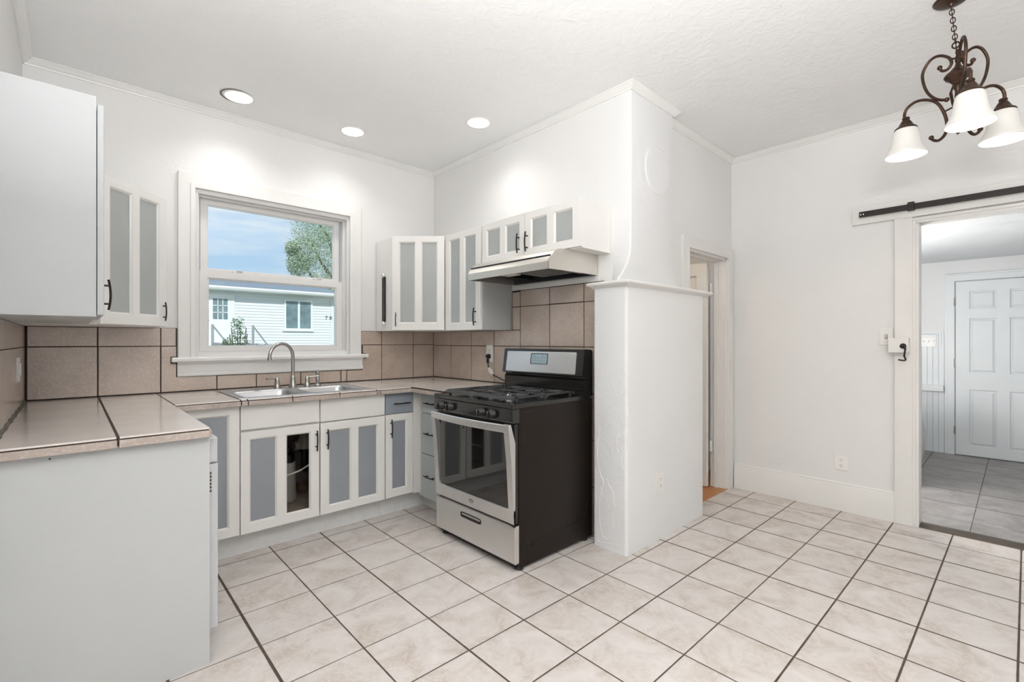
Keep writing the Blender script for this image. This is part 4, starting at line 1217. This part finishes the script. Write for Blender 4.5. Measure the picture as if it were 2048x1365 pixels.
mb.box(-.010, .010, -.011, .011, -.034, .034, .004, mtx=mtx); mb.box(-.013, .013, -.014, .014, -.008, .008, .003, mtx=mtx)
mb.build('inline_adapter', M['plate'], t)

# ------------------------------------------------------------------ right wall hardware
t = thing('barn_door_track', (DX - .05, .1, 2.13), 'black steel barn door track bolted along the header board', 'track')
mb = MB(); mb.box(DX - .058, DX - .050, -.85, .778, 2.128, 2.167, .001); mb.build('rail', M['track'], t)
mb = MB(); mb.box(DX - .072, DX - .046, .475, .510, 2.120, 2.178, .003); mb.cyl((DX - .08, .492, 2.150), (DX - .07, .492, 2.150), .009); mb.build('stop', M['track'], t)
for y in (.70, .32, -.05, -.42):
    mb = MB(); mb.cyl((DX - .061, y, 2.147), (DX - .026, y, 2.147), .008, 14); mb.build('standoff', M['track'], t, 40)
mb = MB()
for y in (.768, .752): mb.cyl((DX - .0595, y, 2.147), (DX - .0575, y, 2.147), .0035, 8)
mb.build('screw', M['chrome'], t)
mb = MB(); mb.box(DX - .075, DX - .0265, .503, .612, 1.172, 1.270, .002)
tag(mb.build('mounting_block', M['trim_warm']), 'white wooden block screwed over the doorway casing by the light switch', 'block')
t = thing('hook_latch', (DX - .08, .528, 1.212), 'black iron hook hanging from the white mounting block', 'hook')
xh = DX - .075
mb = MB(); mb.lathe([(0, -.016), (.010, -.014), (.012, -.010), (.018, -.003), (.018, 0), (0, 0)], (xh, .532, 1.216), 'x', 18, False); mb.build('rosette', M['track'], t, 40)
mb = MB(); mb.tube(bezier([(xh - .014, .528, 1.216), (xh - .016, .519, 1.205), (xh - .014, .521, 1.175), (xh - .012, .524, 1.150), (xh - .012, .521, 1.138), (xh - .012, .517, 1.128), (xh - .012, .522, 1.120), (xh - .012, .540, 1.121), (xh - .012, .556, 1.124)], 5), [.006] * 8 + [.005] * 33, 10)
mb.build('hook_arm', M['track'], t, 60)
mb = MB()
lp = lambda k, e: [(2.785 + (.155 - e) * math.cos(a * 2 * PI / 48), 1.60 - k, 2.355 + (.155 - e) * math.sin(a * 2 * PI / 48)) for a in range(48)]
mb.loft([lp(-.002, 0), lp(.005, 0), lp(.007, .004), lp(.007, .02)])
tag(mb.build('flue_cover', M['chim'], None, 60), 'round plastered over flue cover high on the chimney breast', 'cover')

# ------------------------------------------------------------------ chandelier
AX, AY = 2.966, .191
t = thing('chandelier', (2.90, .22, CZ), 'bronze three arm chandelier with frosted bell shades', 'chandelier')
cx_, cy_ = 2.938, .212
mb = MB(); mb.lathe([(0, CZ - .001), (.062, CZ - .001), (.064, CZ - .005), (.059, CZ - .008), (.057, CZ - .012), (.044, CZ - .017), (.028, CZ - .021), (.013, CZ - .023), (.009, CZ - .032), (0, CZ - .034)], (cx_, cy_, 0), n=28, caps=False)
mb.build('canopy', M['bronze'], t, 40)
top = Vector((cx_, cy_, CZ - .030)); bot = Vector((AX - .006, AY + .004, 2.575))
mb = MB()
nl = 11
ax = (bot - top)
for k in range(nl):
    c = top + ax * ((k + .5) / nl); L = ax.length / nl * .70
    big = 1.5 if k >= nl - 3 else 1.0
    a = ax.normalized(); s1 = a.cross(Vector((1, 0, 0))).normalized(); s2 = a.cross(s1)
    w_ = s1 if k % 2 else s2
    mb.tube([c + a * (L * math.cos(q * PI / 8)) + w_ * (.0085 * big * math.sin(q * PI / 8)) for q in range(17)], .0021 * big, 6)
mb.tube([top, bot], .0011, 6)
mb.build('chain', M['bronze'], t, 60)
mb = MB()
mb.lathe([(0, 2.585), (.007, 2.583), (.010, 2.572), (.007, 2.560), (.010, 2.550), (.011, 2.535), (.008, 2.522), (.012, 2.507), (.022, 2.497), (.030, 2.487), (.046, 2.474), (.050, 2.464), (.044, 2.454), (.032, 2.446), (.024, 2.436), (.016, 2.424), (.019, 2.417), (.015, 2.408), (.010, 2.395), (.012, 2.36), (.010, 2.30), (.013, 2.27), (.017, 2.25), (.011, 2.225), (.006, 2.212), (.008, 2.203), (0, 2.194)], (AX, AY, 0), n=20, caps=False)
mb.build('column', M['bronze'], t, 40)
UP = [(.066, 2.533), (.057, 2.514), (.037, 2.512), (.023, 2.532), (.032, 2.562), (.059, 2.586), (.086, 2.593), (.111, 2.578), (.131, 2.537), (.127, 2.485), (.111, 2.436), (.086, 2.399), (.061, 2.38), (.04, 2.372)]
LO = [(.204, 2.349), (.203, 2.377), (.192, 2.399), (.168, 2.413), (.142, 2.414), (.114, 2.404), (.086, 2.384), (.066, 2.356), (.049, 2.312), (.04, 2.265), (.043, 2.223), (.057, 2.201), (.074, 2.194), (.091, 2.204), (.098, 2.217)]
SR = .198
for ang in (74.6, -165.4, -45.4):
    a = math.radians(ang); e = Vector((math.cos(a), math.sin(a), 0)); b0 = Vector((AX, AY, 0))
    P3 = lambda r, z: b0 + e * r + Vector((0, 0, z))
    mb = MB()
    mb.tube(bezier([P3(*p) for p in UP], 4), .0062, 10); mb.tube(bezier([P3(*p) for p in LO], 4), .0066, 10)
    for p in (UP[0], UP[-1], LO[-1]): mb.sphere(P3(*p), .0105, 10)
    # leaf wrapped on the column between the scrolls
    mb.loft([[P3(.010, 2.44) + Vector((0, 0, 0)), P3(.016, 2.44), P3(.013, 2.437)], [P3(.020, 2.40), P3(.032, 2.395), P3(.024, 2.385)], [P3(.014, 2.35), P3(.024, 2.345), P3(.018, 2.335)], [P3(.012, 2.31), P3(.014, 2.31), P3(.013, 2.305)]])
    mb.tube([P3(.004, 2.545), P3(.030, 2.556)], .004, 6); mb.tube([P3(.004, 2.33), P3(.052, 2.32)], .004, 6)
    arm = mb.build('arm', M['bronze'], t, 60)
    c = P3(SR, 0)
    mb = MB(); mb.lathe([(0, 2.356), (.014, 2.354), (.016, 2.348), (.013, 2.343), (.020, 2.333), (.026, 2.322), (.031, 2.312), (.042, 2.304), (.046, 2.298), (.044, 2.294), (0, 2.294)], c, n=20, caps=False)
    mb.build('socket_cup', M['bronze'], arm, 40)
    mb = MB()
    pr_ = [(.040, 2.299), (.047, 2.290), (.052, 2.272), (.055, 2.250), (.058, 2.228), (.064, 2.208), (.073, 2.190), (.081, 2.176), (.083, 2.168), (.081, 2.165), (.078, 2.170), (.070, 2.187), (.061, 2.206), (.055, 2.228), (.052, 2.25), (.049, 2.272), (.044, 2.288), (.036, 2.294)]
    mb.lathe(pr_, c, n=32, caps=False); mb.build('lamp_shade', M['shade'], arm, 50)
    mb = MB(); mb.lathe([(0, 2.296), (.012, 2.294), (.013, 2.280), (.022, 2.262), (.026, 2.245), (.022, 2.228), (.010, 2.219), (0, 2.218)], c, n=16, caps=False); mb.build('bulb', M['bulb'], arm, 50)
    light('chandelier_bulb', 'POINT', Vector((c.x, c.y, 2.19)) - Vector((2.90, .22, CZ)), 2.6, (1.0, 0.90, 0.78), (0, 0, 0), t, shadow_soft_size=.015)

# ------------------------------------------------------------------ washer in the laundry room
t = thing('washing_machine', (5.60, .98, 0), 'white front loading washing machine half hidden by the doorway', 'washer')
mb = MB(); mb.box(5.25, 5.935, .66, 1.33, .02, .84, .012, 3); mb.build('washer_body', M['washer'], t)
mb = MB(); mb.box(5.255, 5.93, .645, .80, .66, .85, .01); mb.build('control_panel', M['washer_grey'], t)
mb = MB(); mb.lathe([(.27, .66), (.27, .650), (.255, .628), (.225, .610), (.14, .588), (.0, .58)], (5.60, 0, .36), 'y', 36, False); mb.build('door', M['washer_grey'], t, 40)
for x in (5.30, 5.88):
    for y in (.71, 1.28):
        mb = MB(); mb.cyl((x, y, 0), (x, y, .03), .02, 10); mb.build('foot', M['plastic'], t)

# ------------------------------------------------------------------ outdoors
GZ = -.55
mb = MB(); mb.box(-14, 26, 3.9, 60, GZ - .2, GZ); struct(mb, 'ground', M['lawn'], 'dry lawn between the two houses', 'ground')
k12 = 2.0
ex = lambda x: x * k12
ez = lambda z: 1.25 + (z - 1.25) * k12
HW = 22.0
t = thing('neighbor_house', (2, 14, GZ), 'white sided neighbouring house seen through the window', 'house')
XR = ex(4.516)
mb = MB()
mb.box(-9, XR, HW + .03, HW + 8, GZ, 3.40)
z = GZ
while z < 3.28:
    mb.prism([(HW + .04, z), (HW - .014, z), (HW - .014, z + .006), (HW + .012, z + .122), (HW + .04, z + .122)], -9, XR, 'x'); z += .122
mb.box(XR - .14, XR + .02, HW - .03, HW + .1, GZ, 3.36)
mb.build('wall', M['siding'], t)
mb = MB(); mb.prism([(HW - .55, 3.40), (HW - .55, 3.44), (HW + 4.2, 4.42), (HW + 8.6, 3.44), (HW + 8.6, 3.40)], -9.3, XR + .2, 'x'); mb.build('roof', M['shingle'], t)
mb = MB(); mb.prism([(HW - .66, 3.42), (HW - .67, 3.36), (HW - .63, 3.29), (HW - .53, 3.28), (HW - .53, 3.42)], -9.3, XR + .2, 'x'); mb.build('gutter', M['ext_trim'], t)
mb = MB(); mb.box(-9.3, XR + .2, HW - .55, HW + .03, 3.28, 3.31); mb.build('soffit', M['ext_trim'], t)
# door with nine lights
dx0, dx1 = ex(1.955), ex(2.405)
mb = MB(); mb.plate([dx0 - .12, dx0, dx1, dx1 + .10], [ez(1.02), ez(2.135), ez(2.135) + .12], lambda i, j: i == 1 and j == 0, lambda u, v, k: (u, HW - .02 - k, v), .04, .004); mb.build('door_casing', M['ext_trim'], t)
gx0, gx1, gz0, gz1 = ex(2.072), ex(2.332), ez(1.687), ez(2.104)
mb = MB(); mb.plate([dx0, gx0, gx1, dx1], [ez(1.02), gz0, gz1, ez(2.135)], lambda i, j: i == 1 and j == 1, lambda u, v, k: (u, HW - .018 - k, v), .03, .003)
dr_ = mb.build('door', M['ext_trim'], t)
mb = MB(); mb.box(gx0, gx1, HW - .034, HW - .026, gz0, gz1); mb.build('pane', M['ext_glass'], dr_)
mb = MB()
for k in (1, 2):
    x = gx0 + (gx1 - gx0) * k / 3; mb.box(x - .014, x + .014, HW - .050, HW - .030, gz0, gz1)
    z = gz0 + (gz1 - gz0) * k / 3; mb.box(gx0, gx1, HW - .050, HW - .030, z - .014, z + .014)
mb.build('muntins', M['mullion'], dr_)
mb = MB(); mb.sphere((dx0 + .07, HW - .08, ez(1.66)), .035, 10); mb.sphere((dx0 + .07, HW - .06, ez(1.73)), .028, 10); mb.build('knob', M['nickel'], dr_)
# slider window
wx0, wx1, wz0, wz1 = ex(3.44), ex(4.00), ez(1.515), ez(2.145)
xm = (wx0 + wx1) / 2 + .01
mb = MB(); mb.plate([wx0 - .055, wx0 + .03, xm - .045, xm + .045, wx1 - .03, wx1 + .055], [wz0 - .07, wz0 + .03, wz1 - .03, wz1 + .06], lambda i, j: i in (1, 3) and j == 1, lambda u, v, k: (u, HW - .012 - k, v), .045, .004)
mb.box(wx0 - .11, wx1 + .09, HW - .09, HW, wz0 - .10, wz0 - .04)
wf = mb.build('window', M['ext_trim'], t)
mb = MB(); mb.box(wx0, xm - .01, HW - .034, HW - .020, wz0, wz1); mb.box(xm + .01, wx1, HW - .034, HW - .020, wz0, wz1); mb.build('pane', M['ext_glass'], wf)
# house numbers
for ch, x in (('7', ex(4.335)), ('8', ex(4.435))):
    cu = bpy.data.curves.new('house_number', 'FONT'); cu.body = ch; cu.size = .23; cu.extrude = .012
    tmp = bpy.data.objects.new('tmp', cu); COL.objects.link(tmp); bpy.context.view_layer.update()
    me = bpy.data.meshes.new_from_object(tmp); bpy.data.objects.remove(tmp)
    o = bpy.data.objects.new('house_number', me); COL.objects.link(o); o.parent = t
    me.materials.clear(); me.materials.append(M['number'])
    o.location = Vector((x - .04, HW - .04, ez(1.755))) - ORIGIN[t.name]; o.rotation_euler = (PI / 2, 0, 0)
mb = MB()
for xa in (2.60, 1.92):
    mb.tube([(ex(xa), HW - 1.6, ez(1.545)), (ex(xa + .26), HW - 1.6, ez(1.175)), (ex(xa + .40), HW - 1.6, GZ)], .03, 8)
    mb.tube([(ex(xa), HW - 1.6, ez(1.56)), (ex(xa), HW - 1.6, GZ)], .045, 8)
mb.build('stair_railing', M['fence'], t)
mb = MB(); mb.box(ex(1.80), ex(2.60), HW - 1.5, HW - .03, GZ, ez(1.10)); mb.build('porch', M['fence'], t)
mb = MB(); mb.box(XR + .26, XR + 1.6, HW + 1.0, HW + 4.0, GZ, 3.55); tag(mb.build('glare_block', M['glare']), 'blue grey block added for the bluish glare strip past the white house corner', 'glare_block')  # added block standing in for a bluish glare strip at the pane edge
# picket fence
t = thing('picket_fence', (1.95, 8.3, GZ), 'weathered grey dog eared fence below the window view', 'fence')
mb = MB()
n = 30
for k in range(n):
    y = 6.2 + k * .143
    x = 1.88 + (y - 6.45) * .022
    h = 1.206 + (y - 6.4) * .0038 + random.uniform(-.004, .004)
    mb.prism([(y, GZ), (y + .132, GZ), (y + .132, h - .035), (y + .10, h), (y + .032, h), (y, h - .035)], x, x + .018, 'x')
mb.build('pickets', M['fence'], t)
mb = MB(); mb.box(1.90, 1.94, 6.2, 10.5, 1.02, 1.10); mb.box(1.90, 1.94, 6.2, 10.5, -.3, -.22); mb.build('rail', M['fence'], t)


def leaves(mb, centers, n, r, size, seed=1, squash=1.0):
    rnd = random.Random(seed)
    for k in range(n):
        c, cr = rnd.choice(centers)
        while True:
            v = Vector((rnd.uniform(-1, 1), rnd.uniform(-1, 1), rnd.uniform(-1, 1)))
            if .25 < v.length < 1: break
        p = Vector(c) + Vector((v.x, v.y, v.z * squash)) * cr
        a = Vector((rnd.gauss(0, 1), rnd.gauss(0, 1), rnd.gauss(0, .7))).normalized()
        b = a.cross(Vector((rnd.gauss(0, 1), rnd.gauss(0, 1), rnd.gauss(0, 1)))).normalized()
        s_ = size * rnd.uniform(.6, 1.3)
        vs_ = [mb.bm.verts.new(p + q) for q in (-a * s_, b * s_ * .45, a * s_, -b * s_ * .45)]
        mb.bm.faces.new(vs_)

t = thing('shade_tree', (15.0, 34, GZ), 'leafy green tree rising behind the white house', 'tree')
mb = MB()
mb.tube(bezier([(15.0, 34, GZ), (14.9, 34, 2.6), (14.6, 33.9, 5.2), (14.2, 33.8, 7.6)], 5), [.40 - .014 * k for k in range(16)], 10)
for e_ in ((12.0, 33, 8.0), (12.4, 34.2, 10.2), (14.2, 33, 12.2), (17.4, 34.4, 10.6), (11.5, 33.2, 6.6)):
    mb.tube(bezier([(14.7, 34, 4.8), ((14.6 + e_[0]) / 2, 33.8, e_[2] - 1.6), e_], 5), [.17 - .013 * k for k in range(11)], 6)
mb.build('trunk', M['bark'], t, 60)
mb = MB()
cs = [((13.3, 33, 5.9), 1.7), ((12.5, 33, 7.8), 1.6), ((11.5, 33, 7.2), 1.1), ((13.6, 33.4, 9.4), 2.1), ((12.2, 33.4, 9.0), 1.4), ((15.8, 33.6, 11.2), 2.6), ((15.2, 34, 8.2), 2.8),
      ((14.6, 33.6, 5.6), 2.0), ((11.1, 32.8, 6.3), .75), ((10.8, 32.8, 7.4), .5), ((17.6, 34.4, 8.8), 2.8), ((12.6, 33, 4.8), 1.2)]
leaves(mb, cs, 26000, 1, .064, 5)
leaves(mb, [(c, r * 1.22) for c, r in cs], 4500, 1, .056, 8)
mb.build('foliage', M['leaf'], t, recalc=False)
t = thing('garden_shrub', (1.86, 8.0, GZ), 'slender leafy shrub growing beside the fence', 'shrub')
mb = MB()
for k in range(6):
    a = k * 1.1
    mb.tube(bezier([(1.84 + .03 * math.cos(a), 8.0 + .03 * math.sin(a), GZ), (1.84 + .06 * math.cos(a), 8 + .06 * math.sin(a), .7), (1.84 + .12 * math.cos(a), 8 + .12 * math.sin(a), 1.35 + .05 * (k % 3))], 5), .007, 5)
mb.build('stems', M['bark'], t)
mb = MB(); leaves(mb, [((1.84, 8, 1.52), .10), ((1.86, 8.0, 1.38), .12), ((1.82, 8, 1.25), .15), ((1.90, 8.0, 1.2), .12), ((1.70, 8.0, 1.22), .08), ((1.85, 8, .9), .2), ((1.85, 8, .4), .25)], 900, 1, .018, 9)
mb.build('foliage', M['leaf2'], t, recalc=False)
